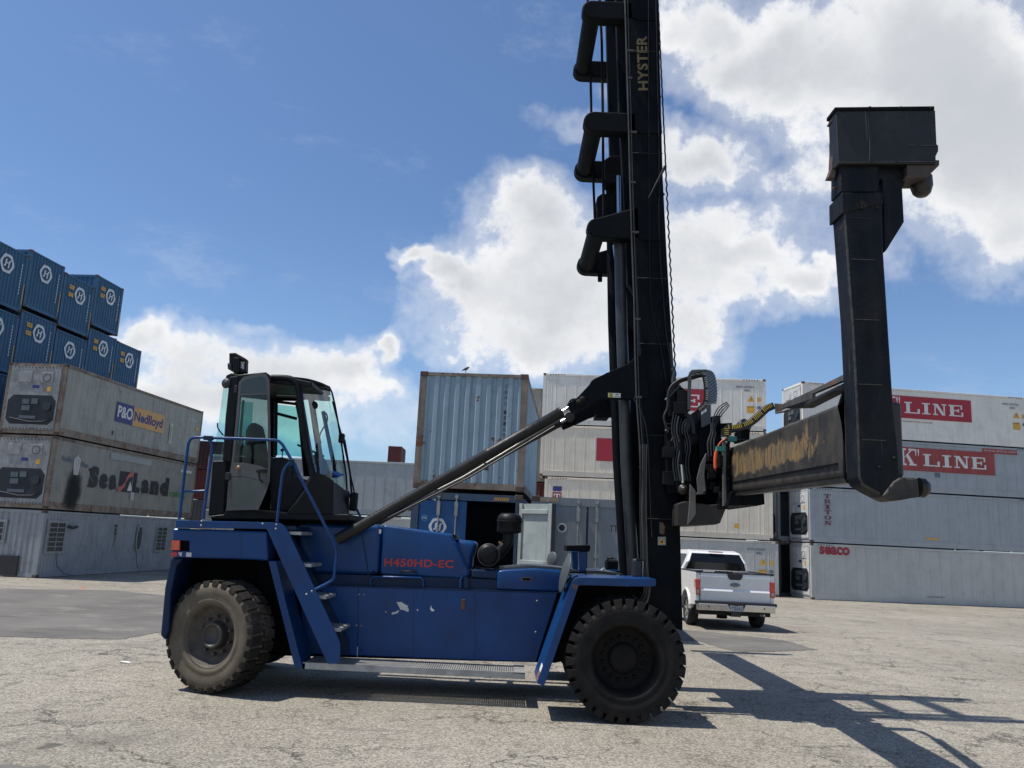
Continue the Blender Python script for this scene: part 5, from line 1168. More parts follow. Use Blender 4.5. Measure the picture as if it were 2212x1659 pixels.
# overlap plates, welded collars
for y0_, y1_ in ((-5, 43), (232, 288), (440, 520)):
    f = lambda y, o_: 1350 + (y / 231) * 7 + o_
    b = B().pp([(f(y0_, 14) if y0_ > 0 else 1364, y0_ + 6), (f(y0_, 26), y0_), (f(y0_, 70), y0_), (f(y1_, 72), y1_), (f(y1_, 26), y1_), (f(y1_, 14), y1_ - 6)], YM - .018, .02); b.build('collar_plate', BLACK, mast, bevel=.005)
def hoop(cx, cy, h, r, taper=0):
    """box arm off each rail joined by a round cross tube"""
    c = P(cx, cy, YM); xr = P(1385 + cy * .03, cy, YM).x; R0 = h / 2; z = c.z
    prof = [(xr, z - R0 + taper * .0), (c.x + 0, z - R0)] + [(c.x - R0 * math.sin(a), z - R0 * math.cos(a)) for a in (.35, .7, 1.05, 1.4, 1.75, 2.1, 2.45, 2.8)] + [(c.x, z + R0), (xr, z + R0 + taper)]
    arm = B().prism([Vector((x, YM + .0, zz)) for x, zz in prof], (0, .20, 0)).build('cross_member', BLACK, mast, bevel=.02)
    B().prism([Vector((x, mirY(YM) - .20, zz)) for x, zz in prof], (0, .20, 0)).build('cross_arm', BLACK, arm, bevel=.02)
    B().tube([Vector((c.x + .01, YM + .12, z)), Vector((c.x + .01, mirY(YM) - .12, z))], r, 22).build('cross_tube', BLACK, arm)
hoop(1279, 19, .285, .125); hoop(1284, 261, .30, .13); hoop(1290, 491, .28, .125, taper=.24)
hoop(1274, -250, .28, .125)
b = B(); tubeP(b, [(1285, -200), (1300, 90), (1302, 235), (1304, 480)], 11.3, .02, 8); b.build('lift_chain', BLACK, mast)
b = B(); tubeP(b, [(1262, -200), (1276, 180), (1279, 320), (1286, 500)], 12.1, .02, 8); b.build('lift_chain', BLACK, mast)
b = B(); tubeP(b, [(1320, 400), (1325, 700), (1336, 1000), (1352, 1255)], 12.2, .083, 20); b.build('lift_cylinder', BLACK, mast)
b = B(); tubeP(b, [(1338, 520), (1343, 700), (1353, 1000), (1372, 1300)], 10.98, .078, 20); lc = b.build('lift_cylinder', mat('black_cylinder', (.018, .021, .024), .4, var=.3, vs=5, streak=.4, dirt=.3, dirtc=(.07, .07, .07)), mast)
b = B(); tubeP(b, [(1336, 380), (1338, 525)], 11.2, .03, 16); b.build('cylinder_rod', mat('dull_chrome', (.30, .36, .42), .25, .9), lc)
b = B(); tubeP(b, [(1327, 530), (1330, 560)], 12.1, .03, 14); b.build('cylinder_rod', MATS['dull_chrome'], mast)
B().pp([(1305, 345), (1318, 336), (1345, 336), (1345, 396), (1305, 394)], 11.9, .3).build('cylinder_head', BLACK, mast, bevel=.015); B().pp([(1290, 425), (1300, 418), (1326, 418), (1326, 478), (1288, 476)], 12.0, .3).build('cylinder_head', BLACK, mast, bevel=.015)
b = B().cyl(P(1296, 590, 12.2), P(1296, 608, 12.2), .035); b.build('drain_plug', BLACK, mast)
# pipes and hoses down the near face
def hose(pts, Y, r, m=HOSE, name='hydraulic_hose', par=None, n=5):
    b = B(); tubeP(b, smooth_px(pts, n), Y, r, 7); return b.build(name, m, par or mast)
PIPE = mat('worn_pipe', (.07, .065, .06), .4, .3, var=.3)
for off, r_ in ((0, .012), (5.5, .008)):
    b = B(); tubeP(b, [(1343 + off, -230), (1350 + off, 0), (1357 + off, 231), (1360 + off, 357), (1364 + off, 495), (1370 + off, 657), (1372 + off, 770), (1375 + off, 860), (1382 + off, 960), (1385 + off, 1060), (1389 + off, 1180), (1392 + off, 1280)], YM - .03, r_, 6); b.build('hydraulic_pipe', PIPE, mast)
hose([(1401, -100), (1401, 0), (1401, 162), (1402.5, 384), (1404, 611), (1415, 704), (1425, 741), (1437, 810), (1445, 900)], YM - .02, .008, BLACK2)
hose([(1416, -100), (1417, 0), (1421, 200), (1424, 347), (1424.5, 519), (1438, 704), (1447, 780), (1452, 850)], YM - .02, .008, BLACK2)
b = B(); pts = []
for k in range(90):
    y = -60 + k * 10.2; x = 1416 + (y + 60) / 860 * 40; pts.append((x + 2.5 + (1.2 if k % 2 else -1.2) * (1 if y > 380 else .3), y))
tubeP(b, pts, YM + .05, .011, 6); b.build('coiled_cable', HOSE, mast)
b = B(); tubeP(b, [(1437, 359), (1401, 428)], YM - .08, [.022, .008], 8); b.build('whip_aerial', BLACK2, mast)
for x, y in ((1359, 110), (1366, 286), (1370, 502), (1376, 858)):
    q = P(x, y, YM - .03); b = B().box((q.x - .03, q.y - .02, q.z - .015), (q.x + .06, q.y + .02, q.z + .015)); b.build('pipe_clamp', PIPE, mast)
for k, dx in enumerate((0, 5, 9, 13)):
    hose([(1384 + dx, 960), (1383 + dx, 1100), (1386 + dx, 1230), (1391 + dx, 1275), (1380 + dx, 1296 + k * 3), (1366, 1285)], 10.6 + .02 * k, .010, PIPE if k % 2 else HOSE)
hose([(1368, 860), (1390, 900), (1400, 960), (1403, 1040), (1408, 1160)], YM - .02, .009)
# brackets to the tilt cylinders
brn = m_(zk, (580, 1075), (700, 1000), (860, 830), (880, 790), (915, 762), (1080, 685), (1200, 635), (1330, 575), (1420, 505), (1560, 430), (1600, 1010), (1240, 1012), (1085, 1002), (1000, 1030), (830, 1110), (640, 1192))
bk = B().pp(brn, YM - .02, .10).build('tilt_bracket', BLACK, mast, bevel=.008)
brf = [Vector((p_.x, mirY(YM) - .1, p_.z)) for p_ in [P(x, y, YM) for x, y in brn]]
B().prism(brf, (0, .1, 0)).build('tilt_bracket', BLACK, mast)
b = B().pp(m_(zk, (940, 1200), (1090, 1010), (1100, 1250), (930, 1245)), 11.4, .3); b.pp(m_(zk, (1060, 690), (1240, 640), (1240, 1012), (1085, 1002)), 11.2, .2); b.build('bracket_web', BLACK, mast)
for x, y in ((770, 1020), (730, 1055)):
    b = B().lathe(P(*zk(x, y), YM - .02), (0, -1, 0), [(0, .03), (.035, .028), (.045, .0)], 14); b.build('pivot_pin', RIMB, bk)
b = B().add([P(1313.5, 848.5, YM - .026), P(1325.5, 849, YM - .026), P(1325.5, 858.5, YM - .026), P(1313.5, 858, YM - .026)], [(3, 2, 1, 0)]); ns = b.build('n_label', mat('pale_yellow', (.55, .55, .18), .5), bk)
b = B().add([P(1325.5, 849, YM - .026), P(1340.5, 849.6, YM - .026), P(1340.5, 859, YM - .026), P(1325.5, 858.5, YM - .026)], [(3, 2, 1, 0)]); b.build('dealer_label', WHITE, bk)
b = B(); slab_letter(b, 'N', P(1316.5, 857, YM - .029), P(1323, 857.2, YM - .029) - P(1316.5, 857, YM - .029), P(1316.5, 850, YM - .029) - P(1316.5, 857, YM - .029)); b.build('lettering', LBLACK, ns)
b = B().add([P(1329, 851.2, YM - .029), P(1337, 851.6, YM - .029), P(1336, 853.4, YM - .029), P(1330, 853.2, YM - .029)], [(3, 2, 1, 0)]).add([P(1327, 855.4, YM - .029), P(1339, 855.8, YM - .029), P(1339, 857, YM - .029), P(1327, 856.6, YM - .029)], [(3, 2, 1, 0)]); b.build('label_print', LBLACK, bk)
q = zf6(1675, 775); b = B().add([P(q[0] + dx, q[1] + dy, YM - .004) for dx, dy in ((-8.5, 9), (9, 9), (9, -9), (-8.5, -9))], [(0, 1, 2, 3)]); dl = b.build('danger_label', mat('faded_label', (.26, .27, .25), .6), mast)
b = B().add([P(q[0] + dx, q[1] + dy, YM - .007) for dx, dy in ((-7, 7), (8, 7), (.5, -7))], [(0, 1, 2)]); b.build('warning_triangle', LYEL, dl)
b = B().add([P(q[0] + dx, q[1] + dy, YM - .010) for dx, dy in ((-2, 5), (3, 4), (2, -2), (-1, 0))], [(0, 1, 2, 3)]); b.build('warning_mark', LBLACK, dl)
b = B().add([P(*zf6(x, y), YM - .004) for x, y in ((1650, 570), (1690, 575), (1710, 620), (1705, 695), (1680, 705), (1650, 690))], [tuple(range(6))]); b.build('chipped_paint', mat('chipped_paint', (.11, .075, .05), .7, var=.4, vs=12), mast)
# tilt cylinders
CYL = mat('tilt_cylinder_steel', (.012, .0115, .011), .45, spec=.35, var=.4, vs=4, dirt=.6, dirtc=(.035, .029, .023), bump=.2, bs=30)
def tcyl(a, b_, Y, r, rod, eye):
    A = P(*a, Y); Bq = P(*b_, Y); b = B(); d = (Bq - A).normalized()
    b.tube([A, A.lerp(Bq, .66), A.lerp(Bq, .662), A.lerp(Bq, .675), A.lerp(Bq, .677), A.lerp(Bq, .985), A.lerp(Bq, .986), Bq], [r, r, r * 1.05, r * 1.05, r, r, r * 1.07, r * 1.07], 22); o = b.build('tilt_cylinder', CYL, H0)
    b = B().cyl(Bq, P(*rod, Y), r * .42, 14); b.build('cylinder_rod', CHROME, o)
    b = B().cyl(P(*eye, Y) - Vector((0, r, 0)), P(*eye, Y) + Vector((0, r, 0)), r * 1.2, 16); b.build('rod_eye', GREASE, o)
    return o
t1 = tcyl((728, 1166), (1214, 890), 10.95, .073, (1236, 878), (1240, 876))
t2 = tcyl((700, 1190), (1211, 912), 12.3, .062, (1226, 904), (1230, 902))
b = B(); tubeP(b, [(800, 1131), (1000, 1031), (1190, 917), (1205, 905)], 12.0, .016, 8); b.build('hydraulic_pipe', mat('bare_pipe', (.30, .29, .25), .3, .8), t2)
b = B(); tubeP(b, [(810, 1133), (1010, 1033), (1198, 921)], 11.8, .013, 8); b.build('hydraulic_pipe', PIPE, t2)
for x, y in ((878, 1094), (1050, 1003), (945, 1060)): 
    q = P(x, y, 11.85); b = B().box((q.x - .03, 11.8, q.z - .05), (q.x + .03, 12.3, q.z + .02)); b.build('pipe_clamp', PIPE, t2)

WELD = mat('weld_bead', (.022, .022, .023), .5, bump=.5, bs=120)
for i_, yy in enumerate((110, 330, 600, 742, 940, 1120)):
    xl = 1350 + yy * .04; xr2 = 1424 + yy * .037; b = B(); tubeP(b, [(xl + 2, yy), (xl + 20, yy + .6), (xr2 - 4, yy + 2)], YM - .003, .005, 5); b.build('weld_seam', WELD, mast)
for yy in (170, 395, 690, 1010):
    q = P(1352 + yy * .033, yy, YM - .02); B().box((q.x - .025, q.y - .03, q.z - .012), (q.x + .05, q.y + .015, q.z + .012)).build('hose_clip', PIPE, mast)
for yy in (60, 210, 420, 640, 880, 1090):
    q = P(1418 + yy * .036, yy, YM); B().lathe(q, (0, -1, 0), [(0, .018), (.016, .016), (.02, 0)], 8).build('bolt', RIMB, mast)

# ---- carriage and hydraulics ahead of the mast
b = B(); b.pp(m_(zh, (150, 500), (260, 480), (330, 600), (340, 1560), (265, 1600), (120, 1590)), 10.95, 1.3); cg = b.build('carriage', BLACK, H0, bevel=.015)
b = B(); b.pp(m_(zh, (265, 1595), (360, 1585), (600, 1583), (640, 1570), (695, 1430), (695, 1400), (560, 1410), (330, 1380), (270, 1400)), 10.4, 1.6); b.build('carriage_beam', mat('carriage_brown', (.028, .024, .021), .6, var=.3, bump=.2), cg, bevel=.01)
b = B(); b.pp(m_(zh, (380, 1230), (425, 1290), (428, 1490), (385, 1550), (358, 1580), (375, 1400)), 10.36, .05); b.pp(m_(zh, (425, 1300), (520, 1310), (440, 1320)), 10.3, .2); b.build('guide_plate', mat('worn_plate', (.15, .145, .135), .5, .2, var=.3, dirt=.5), cg)
b = B(); b.pp(m_(zh, (470, 1060), (520, 960), (500, 1150), (515, 1290), (450, 1320), (440, 1180)), 10.33, .04); b.pp(m_(zh, (665, 860), (690, 860), (700, 1400), (668, 1420)), 10.2, .05); b.build('guide_plate', MATS['worn_plate'], cg)
b = B(); b.pp(m_(zh, (700, 870), (722, 880), (742, 1280), (745, 1400), (700, 1420), (690, 1200)), 10.18, 1.0); b.pp(m_(zh, (450, 700), (470, 560), (560, 530), (560, 700), (700, 900), (700, 1400), (560, 1380), (450, 1300)), 10.65, 1.1); b.build('beam_housing', BLACK, cg, bevel=.01)
b = B(); b.pp(m_(zh, (730, 1295), (1020, 1275), (1030, 1405), (960, 1420), (940, 1412), (700, 1418)), 10.1, 1.3); b.build('lower_tray', BLACK, cg, bevel=.01)
b = B(); b.pp(m_(zh, (470, 600), (555, 528), (560, 700), (480, 740)), 10.42, .02); ep = b.build('cover_plate', mat('plate_grey', (.05, .055, .058), .4), cg, bevel=.004)
for x, y in ((474, 604), (500, 586)):
    q = [zh(x, y), zh(x + 20, y - 16), zh(x + 22, y + 8), zh(x + 2, y + 24)]; b = B().add([P(*p_, 10.414) for p_ in q], [(3, 2, 1, 0)]); b.build('small_label', WHITE, ep)
for x, y in ((712, 875), (712, 970), (712, 1080), (712, 1180), (712, 1270), (770, 862)):
    b = B().lathe(P(*zh(x, y), 10.17), (0, -1, 0), [(0, .02), (.02, .018), (.024, 0)], 6); b.build('bolt', RIMB, cg)
b = B(); tubeP(b, m_(zh, (290, 800), (300, 1060)), 10.5, .055, 14); hc = b.build('side_shift_cylinder', BLACK, cg)
b = B(); tubeP(b, m_(zh, (302, 1060), (316, 1220)), 10.5, .026, 12); b.build('cylinder_rod', CHROME, hc)
b = B(); b.lathe(P(*zh(322, 1275), 10.45), (0, -1, 0), [(0, .04), (.03, .04), (.035, .0), (.06, 0), (.07, -.05)], 18); b.build('pivot_pin', GREASE, hc)
rnd = random.Random(3); b = B()
for k in range(26):     # valve block and fittings
    x = rnd.uniform(190, 360); y = rnd.uniform(440, 1280); Y = rnd.uniform(10.45, 10.8); q = P(*zh(x, y), Y); s = rnd.uniform(.03, .09)
    b.box((q.x - s, Y, q.z - s * rnd.uniform(.5, 1.5)), (q.x + s, Y + .12, q.z + s))
b.pp(m_(zh, (200, 430), (300, 380), (365, 430), (380, 590), (320, 620), (210, 600)), 10.6, .3)
b.build('valve_block', BLACK2, cg, bevel=.006)
b = B()
for k in range(16):
    x = rnd.uniform(520, 690); y = rnd.uniform(950, 1390); Y = rnd.uniform(10.2, 10.5); q = P(*zh(x, y), Y); s = rnd.uniform(.02, .06)
    b.box((q.x - s, Y, q.z - s * 1.5), (q.x + s, Y + .12, q.z + s))
b.build('valve_fittings', BLACK2, cg, bevel=.005)
b = B(); b.lathe(P(*zh(395, 830), 10.55), (0, -1, 0), [(0, .02), (.08, .01), (.10, -.02), (.11, -.1), (.09, -.2)], 18); b.build('hydraulic_motor', BLACK2, cg)
b = B(); b.pp(m_(zh, (640, 700), (745, 695), (748, 760), (640, 770)), 10.5, .5); b.build('mounting_block', BLACK, cg, bevel=.01)
b = B().lathe(P(*zh(855, 720), 10.4), (0, -1, 0), [(0, .03), (.06, .02), (.085, 0), (.085, -.1)], 20); b.cyl(P(*zh(835, 665), 10.38), P(*zh(850, 700), 10.38), .03, 10); b.build('sensor_drum', mat('drum_grey', (.06, .065, .07), .5), cg)
b = B(); b.pp(m_(zh, (820, 760), (900, 750), (895, 840), (820, 860)), 10.3, .3); b.build('drum_stand', BLACK, cg)
# hose bundle arching into the upper drag chain
b = B()
for (x0_, y0_, x1_, y1_, Y_) in ((165, 700, 345, 1320, 10.62), (455, 760, 560, 1290, 10.55), (560, 640, 655, 960, 10.6), (345, 900, 455, 1300, 10.7)):
    b = B().pp(m_(zh, (x0_, y0_), (x1_ - 10, y0_ - 12), (x1_, y1_ - 20), (x0_ + 12, y1_)), Y_, .2); b.build('manifold_block', BLACK, cg, bevel=.015)
for k in range(4):
    d = k * 9
    hose([zh(188, 780), zh(160, 700), zh(150, 640), zh(180, 560), zh(185 + d * .3, 450 + d), zh(210 + d, 380 + d * .6), zh(280 + d * .3, 325 + d * .6), zh(380, 295 + d * .6), zh(470, 275 + d * .5), zh(490, 290)] if k < 2 else [zh(195 + d * .2, 560), zh(190 + d * .4, 440 + d), zh(220 + d, 370 + d * .6), zh(290 + d * .3, 322 + d * .6), zh(390, 300 + d * .5), zh(470, 280 + d * .5), zh(485, 300)], 10.5 + .03 * k, .015, mat('weathered_hose', (.022, .023, .025), .5), par=cg)
for k in range(2): hose([zh(330 + 20 * k, 620 - 8 * k), zh(375 + 20 * k, 660), zh(398 + 14 * k, 720), zh(403 + 12 * k, 790)], 10.5, .014, par=cg)
for k in range(4): hose([zh(572 + 10 * k, 790 - 20 * k), zh(574 + 15 * k, 680), zh(598 + 20 * k, 605 + 5 * k), zh(640 + 16 * k, 548 + 12 * k), zh(700 + 6 * k, 516 + 9 * k)], 10.4 + .04 * k, .008, MATS['weathered_hose'], par=cg)
for k in range(3): hose([zh(540 + 26 * k, 990), zh(532 + 26 * k, 870), zh(560 + 18 * k, 780), zh(560 + 10 * k, 700)], 10.35 + .03 * k, .011, mat('sleeved_hose', (.05, .05, .05), .4), par=cg)
hose([zh(225, 900), zh(215, 860), zh(235, 820), zh(245, 870), zh(235, 890)], 10.6, .013, MATS['sleeved_hose'], par=cg)
hose([zh(595, 1105), zh(595, 1020), zh(605, 940), zh(640, 870), zh(700, 830), zh(768, 828)], 10.15, .010, ORANGE, par=cg)
hose([zh(598, 1090), zh(596, 1020), zh(604, 950)], 10.14, .022, ORANGE, par=cg)
hose([zh(620, 960), zh(640, 880), zh(700, 845), zh(860, 845)], 10.16, .012, HOSE, par=cg)
for x, y in ((745, 836), (645, 922)):
    q = P(*zh(x, y), 10.12); b = B().box((q.x - .05, 10.1, q.z - .03), (q.x + .05, 10.2, q.z + .03)); b.build('hose_clip', GREENP, cg)
for pts in ([(215, 230), (235, 240), (225, 350)], [(165, 500), (290, 370)], [(165, 770), (200, 740)]):
    b = B(); tubeP(b, m_(zh, *pts), 10.55, .02, 6); b.build('stay_rod', MATS['plate_grey'], cg)
hose([zh(203, 0), zh(207, 100), zh(218, 200), zh(228, 300), zh(232, 350)], 10.75, .028, HOSE, par=cg)
for k in range(7):      # loose hydraulic lines in front of the carriage
    x = 235 + k * 22; hose([zh(x, 600 + 20 * k), zh(x - 18, 760), zh(x + 12, 900), zh(x - 6, 1050), zh(x + 14, 1200)], 10.5 - .02 * (k % 3), .011, HOSE if k % 2 else MATS['sleeved_hose'], par=cg)
# angle bracket carrying the chain
b = B(); tubeP(b, m_(zh, (370, 580), (375, 420), (378, 260), (400, 243), (440, 243), (520, 240)), 10.45, .02, 4); b.pp(m_(zh, (362, 285), (388, 240), (525, 236), (525, 246), (440, 252), (438, 272), (392, 275), (384, 470), (378, 585), (362, 580)), 10.42, .04); b.build('chain_bracket', mat('bracket_grey', (.065, .068, .07), .5), cg)
def drag_chain(path, Y, wdt, hh, n, dots, par, dk=None):
    """hinged plastic energy chain laid along a picture path, hh thick, wdt wide"""
    pts = [P(x, y, Y) for x, y in smooth_px(path, 10)]; L = [0]
    for i in range(1, len(pts)): L.append(L[-1] + (pts[i] - pts[i - 1]).length)
    def at(s):
        for i in range(1, len(pts)):
            if L[i] >= s or i == len(pts) - 1:
                f = (s - L[i - 1]) / max(1e-9, L[i] - L[i - 1]); return pts[i - 1].lerp(pts[i], f), (pts[i] - pts[i - 1]).normalized()
    b = B(); bd = B(); tot = L[-1]
    for k in range(n):
        p_, t_ = at(tot * (k + .5) / n); ln = tot / n * .98; nn = t_.cross(Vector((0, 1, 0))).normalized()
        q = lambda s, y, h: p_ + t_ * s + Vector((0, y, 0)) + nn * h
        b.hexa([q(-ln / 2, 0, -hh / 2), q(ln / 2, 0, -hh / 2), q(ln / 2, wdt, -hh / 2), q(-ln / 2, wdt, -hh / 2), q(-ln / 2, 0, hh / 2), q(ln / 2, 0, hh / 2), q(ln / 2, wdt, hh / 2), q(-ln / 2, wdt, hh / 2)])
        if k % 7 != 5: bd.hexa([q(-ln * .22, -.006, -hh * .12), q(ln * .22, -.006, -hh * .12), q(ln * .22, 0, -hh * .12), q(-ln * .22, 0, -hh * .12), q(-ln * .22, -.006, hh * .45), q(ln * .22, -.006, hh * .45), q(ln * .22, 0, hh * .45), q(-ln * .22, 0, hh * .45)])
    o = b.build('drag_chain', mat('chain_plastic', (.03, .03, .032), .5, var=.2), par, bevel=.004, seg=1); bd.build('chain_pins', dots, o); return o
drag_chain(m_(zh, (435, 250), (465, 248), (492, 275), (510, 330), (517, 400), (517, 470), (505, 530), (480, 555), (450, 580)), 10.5, .02, .055, 26, mat('cream_pin', (.55, .52, .40), .5), cg)
b = B(); pts = smooth_px(m_(zh, (440, 243), (520, 236), (562, 245), (590, 275), (604, 330), (612, 400), (612, 470), (606, 530)), 5)
pn = [P(x, y, 11.1) for x, y in pts]; po = smooth_px(m_(zh, (440, 250), (465, 248), (492, 275), (510, 330), (517, 400), (517, 470), (510, 520), (505, 540)), 5); pf = [P(x, y, 10.52) for x, y in po]
b.add(pn + pf, [(i, i + 1, i + 1 + len(pn), i + len(pn)) for i in range(len(pn) - 1)]); b.build('chain_band', mat('chain_band', (.055, .054, .054), .45, var=.3, vs=12), cg)
b = B()
for i in range(2, len(pn) - 2, 2):
    b.bar(pn[i], pf[i], .012, .01)
b.build('band_links', BLACK2, cg)
drag_chain(m_(zh, (708, 805), (706, 765), (712, 742), (760, 742), (830, 730), (900, 700), (960, 655), (1020, 600), (1060, 565), (1110, 545)), 10.1, .16, .085, 34, YEL, cg)

# ---- spreader: telescoping beam towards the viewer, end leg, top hook box
YL = 6.2
def yb(x, y, Y): return P(x, y, Y)
i0 = [P(*zh(722, 905), 10.25), P(*zh(745, 1295), 10.25)]
n0 = [P(*zs(1215, 560), YL + .28), P(*zs(1252, 1245), YL + .28)]
top_i, bot_i = i0; top_n, bot_n = n0
BM = bpy.data.materials.new('worn_beam_paint')
def beam_mat(m):
    m.use_nodes = True; t = NT(m.node_tree); b = m.node_tree.nodes['Principled BSDF']; pos = t.n('ShaderNodeNewGeometry').outputs['Position']
    s = t.n('ShaderNodeSeparateXYZ'); t.l(pos, s.inputs[0])
    c = t.mix(t.step(t.noise(pos, 5, 6, .65), .3, .7), (.016, .016, .016), (.060, .050, .038))
    rel = t.math('ADD', t.math('ADD', s.outputs[2], t.math('MULTIPLY', s.outputs[1], -KS)), -KO)   # height above the beam's underside, following its slope
    band = t.math('MULTIPLY', t.step(rel, .12, .26), t.math('SUBTRACT', 1.0, t.step(rel, .30, .56)))
    along = t.math('MULTIPLY', t.step(s.outputs[1], 6.3, 7.9), 1.0)
    nn = t.math('MULTIPLY_ADD', t.math('SUBTRACT', t.noise(t.mapping(pos, (2, 1.7, 1.1)), 1.9, 12, .74), .5), 2.2, .5)
    f = t.math('MULTIPLY', t.step(t.math('ADD', nn, t.math('MULTIPLY', t.math('SUBTRACT', t.math('MULTIPLY', band, along), .5), .60)), .47, .62), .92)
    yy = t.mix(t.step(t.noise(pos, 7, 6, .7), .35, .65), (.27, .165, .06), (.15, .12, .075))
    yy = t.mix(t.step(t.noise(t.mapping(pos, (6, 6, 1.2)), 3, 6, .7), .5, .62), yy, (.045, .042, .038))
    c = t.mix(f, c, yy)
    c = t.mix(t.math('MULTIPLY', t.step(t.noise(pos, 6, 8, .7), .58, .66), .5), c, (.09, .04, .02))
    t.l(c, b.inputs['Base Color']); b.inputs['Roughness'].default_value = .5
    bn = t.n('ShaderNodeBump'); bn.inputs['Strength'].default_value = .2; bn.inputs['Distance'].default_value = .01; t.l(t.noise(pos, 25, 5, .6), bn.inputs['Height']); t.l(bn.outputs[0], b.inputs['Normal'])
zb_i = bot_i.z; zb_n = bot_n.z; KS = (zb_i - zb_n) / (10.25 - (YL + .28)); KO = zb_n - KS * (YL + .28)
beam_mat(BM)
bw = .42
xi, xn = (top_i.x + bot_i.x) / 2, (top_n.x + bot_n.x) / 2
def sect(x, y, zb_, zt2): return [(x, y, zb_), (x + bw, y, zb_), (x + bw, y, zt2), (x, y, zt2)]
b = B(); A1 = sect(xi, 10.4, bot_i.z, top_i.z); A2 = sect(xn, YL + .16, bot_n.z - .005, top_n.z + .01)
b.add(A1 + A2, [(0, 1, 5, 4), (1, 2, 6, 5), (2, 3, 7, 6), (3, 0, 4, 7), (0, 3, 2, 1), (4, 5, 6, 7)]); spr = b.build('spreader_beam', BM, H0, bevel=.035, seg=3)
b = B(); dz_ = .012
b.hexa([(xi - .012, 10.3, bot_i.z + .10), (xi, 10.3, bot_i.z + .10), (xi, 10.3, bot_i.z + .115), (xi - .012, 10.3, bot_i.z + .115), (xn - .012, YL + .4, bot_n.z + .10), (xn, YL + .4, bot_n.z + .10), (xn, YL + .4, bot_n.z + .115), (xn - .012, YL + .4, bot_n.z + .115)]); b.build('weld_ridge', BLACK, spr)
b = B(); b.hexa([(xi + .02, 10.3, bot_i.z - .05), (xi + .1, 10.3, bot_i.z - .05), (xi + .1, 10.3, bot_i.z), (xi + .02, 10.3, bot_i.z), (xn + .02, YL + .3, bot_n.z - .05), (xn + .1, YL + .3, bot_n.z - .05), (xn + .1, YL + .3, bot_n.z), (xn + .02, YL + .3, bot_n.z)]); b.build('slide_rail', GREASE, spr)
# matching half on the far side
XB = (xi + xn) / 2
b = B().box((XB - .02, 10.6, bot_i.z - .04), (XB + bw + .08, 12.7, top_i.z + .04)); b.build('spreader_housing', BLACK, H0, bevel=.02)
b = B().box((XB, 12.7, bot_i.z), (XB + bw, mirY(YL) - .3, top_i.z)); b.build('spreader_beam', BM, H0, bevel=.03)
LEGM = mat('leg_paint', (.0045, .0068, .011), .55, spec=.18, var=.5, vs=3, dirt=.55, dirtc=(.03, .026, .022), streak=.5, bump=.25, bs=35, rust=.08, rustc=(.06, .035, .022), scr=.5)
LEGB = mat('leg_worn', (.03, .026, .021), .6, var=.5, vs=6, dirt=.7, dirtc=(.09, .08, .06), bump=.35, bs=25, rust=.3, rustc=(.09, .05, .028))
legp = [(1820, 415), (1907.5, 415), (1910.5, 546), (1919.4, 686), (1930, 850), (1943.5, 984), (1946, 1030), (1950, 1078.6), (1927, 1082), (1888, 1062), (1862, 1047), (1856, 1030), (1852, 900), (1841, 686)]
def on_leg(name, px, m, Y=YL, d=.25, bevel=.03, par=None, both=True):
    b = B().pp(px, Y, d); o = b.build(name, m, par or H0, bevel=bevel, seg=3)
    if both:
        vs = [P(x, y, Y) for x, y in px]; b = B().prism([Vector((p_.x, mirY(Y), p_.z)) for p_ in vs], (0, -d, 0)); b.build(name, m, par or H0, bevel=bevel)
    return o
leg = on_leg('spreader_leg', legp, LEGM)
on_leg('leg_foot', [(1944, 1031), (1975, 1031), (1984, 1034), (1987.6, 1074), (1970, 1076), (1950, 1080), (1927, 1083), (1905, 1072), (1930, 1040)], LEGB, YL - .012, .22, .02)
b = B().cyl(P(1984, 1053, YL + .14), P(1995, 1054, YL + .14), .075, 18); b.lathe(P(1995, 1054, YL + .14), (1, 0, 0), [(.07, 0), (.055, .03), (0, .045)], 18); b.build('lower_twistlock', GREASE, leg)
on_leg('leg_backplate', [(1815, 872), (1822, 850), (1824, 1030), (1832, 1042), (1852, 1054), (1850, 850)], BLACK, YL + .25, .03, .005, both=False)
on_leg('leg_collar', m_(zl_, (395, 750), (695, 748), (700, 830), (398, 905)), LEGM, YL - .01, .27, .012)
on_leg('leg_neck', m_(zl_, (385, 540), (665, 540), (662, 720), (640, 748), (385, 750)), LEGM, YL + .02, .2, .012)
on_leg('top_hook_bracket', m_(zl_, (690, 540), (880, 540), (855, 680), (835, 720), (848, 965), (722, 1168), (705, 1186), (700, 830), (694, 745)), LEGM, YL + .06, .16, .006)
on_leg('slot_plate', m_(zl_, (640, 540), (700, 540), (700, 745), (694, 745), (692, 665), (682, 650), (668, 652), (664, 720), (645, 744), (600, 744)), LEGM, YL + .05, .1, .003)
hb = on_leg('top_hook_box', m_(zl_, (352, 157), (1075, 152), (1086, 400), (1098, 412), (1098, 450), (1080, 485), (1080, 545), (370, 545)), mat('hook_box_paint', (.005, .006, .0065), .5, var=.4, vs=4, dirt=.5, dirtc=(.035, .03, .025), bump=.2, rust=.1, rustc=(.05, .03, .02), scr=.5), YL - .02, .16, .008)
b = B().pp(m_(zl_, (345, 132), (1068, 124), (1070, 150), (345, 158)), YL - .03, .18); b.build('box_lid', BLACK, hb, bevel=.004)
for x in (598, 820, 1045): 
    b = B().lathe(P(*zl_(x, 138), YL - .03), (0, -1, 0), [(0, .01), (.012, .008), (.014, 0)], 8); b.build('bolt', RIMB, hb)
on_leg('hook_plate', m_(zl_, (870, 515), (1105, 515), (1105, 552), (1015, 642), (855, 645), (870, 620)), mat('hook_brown', (.05, .034, .026), .65, var=.4, dirt=.5), YL - .0, .22, .006)
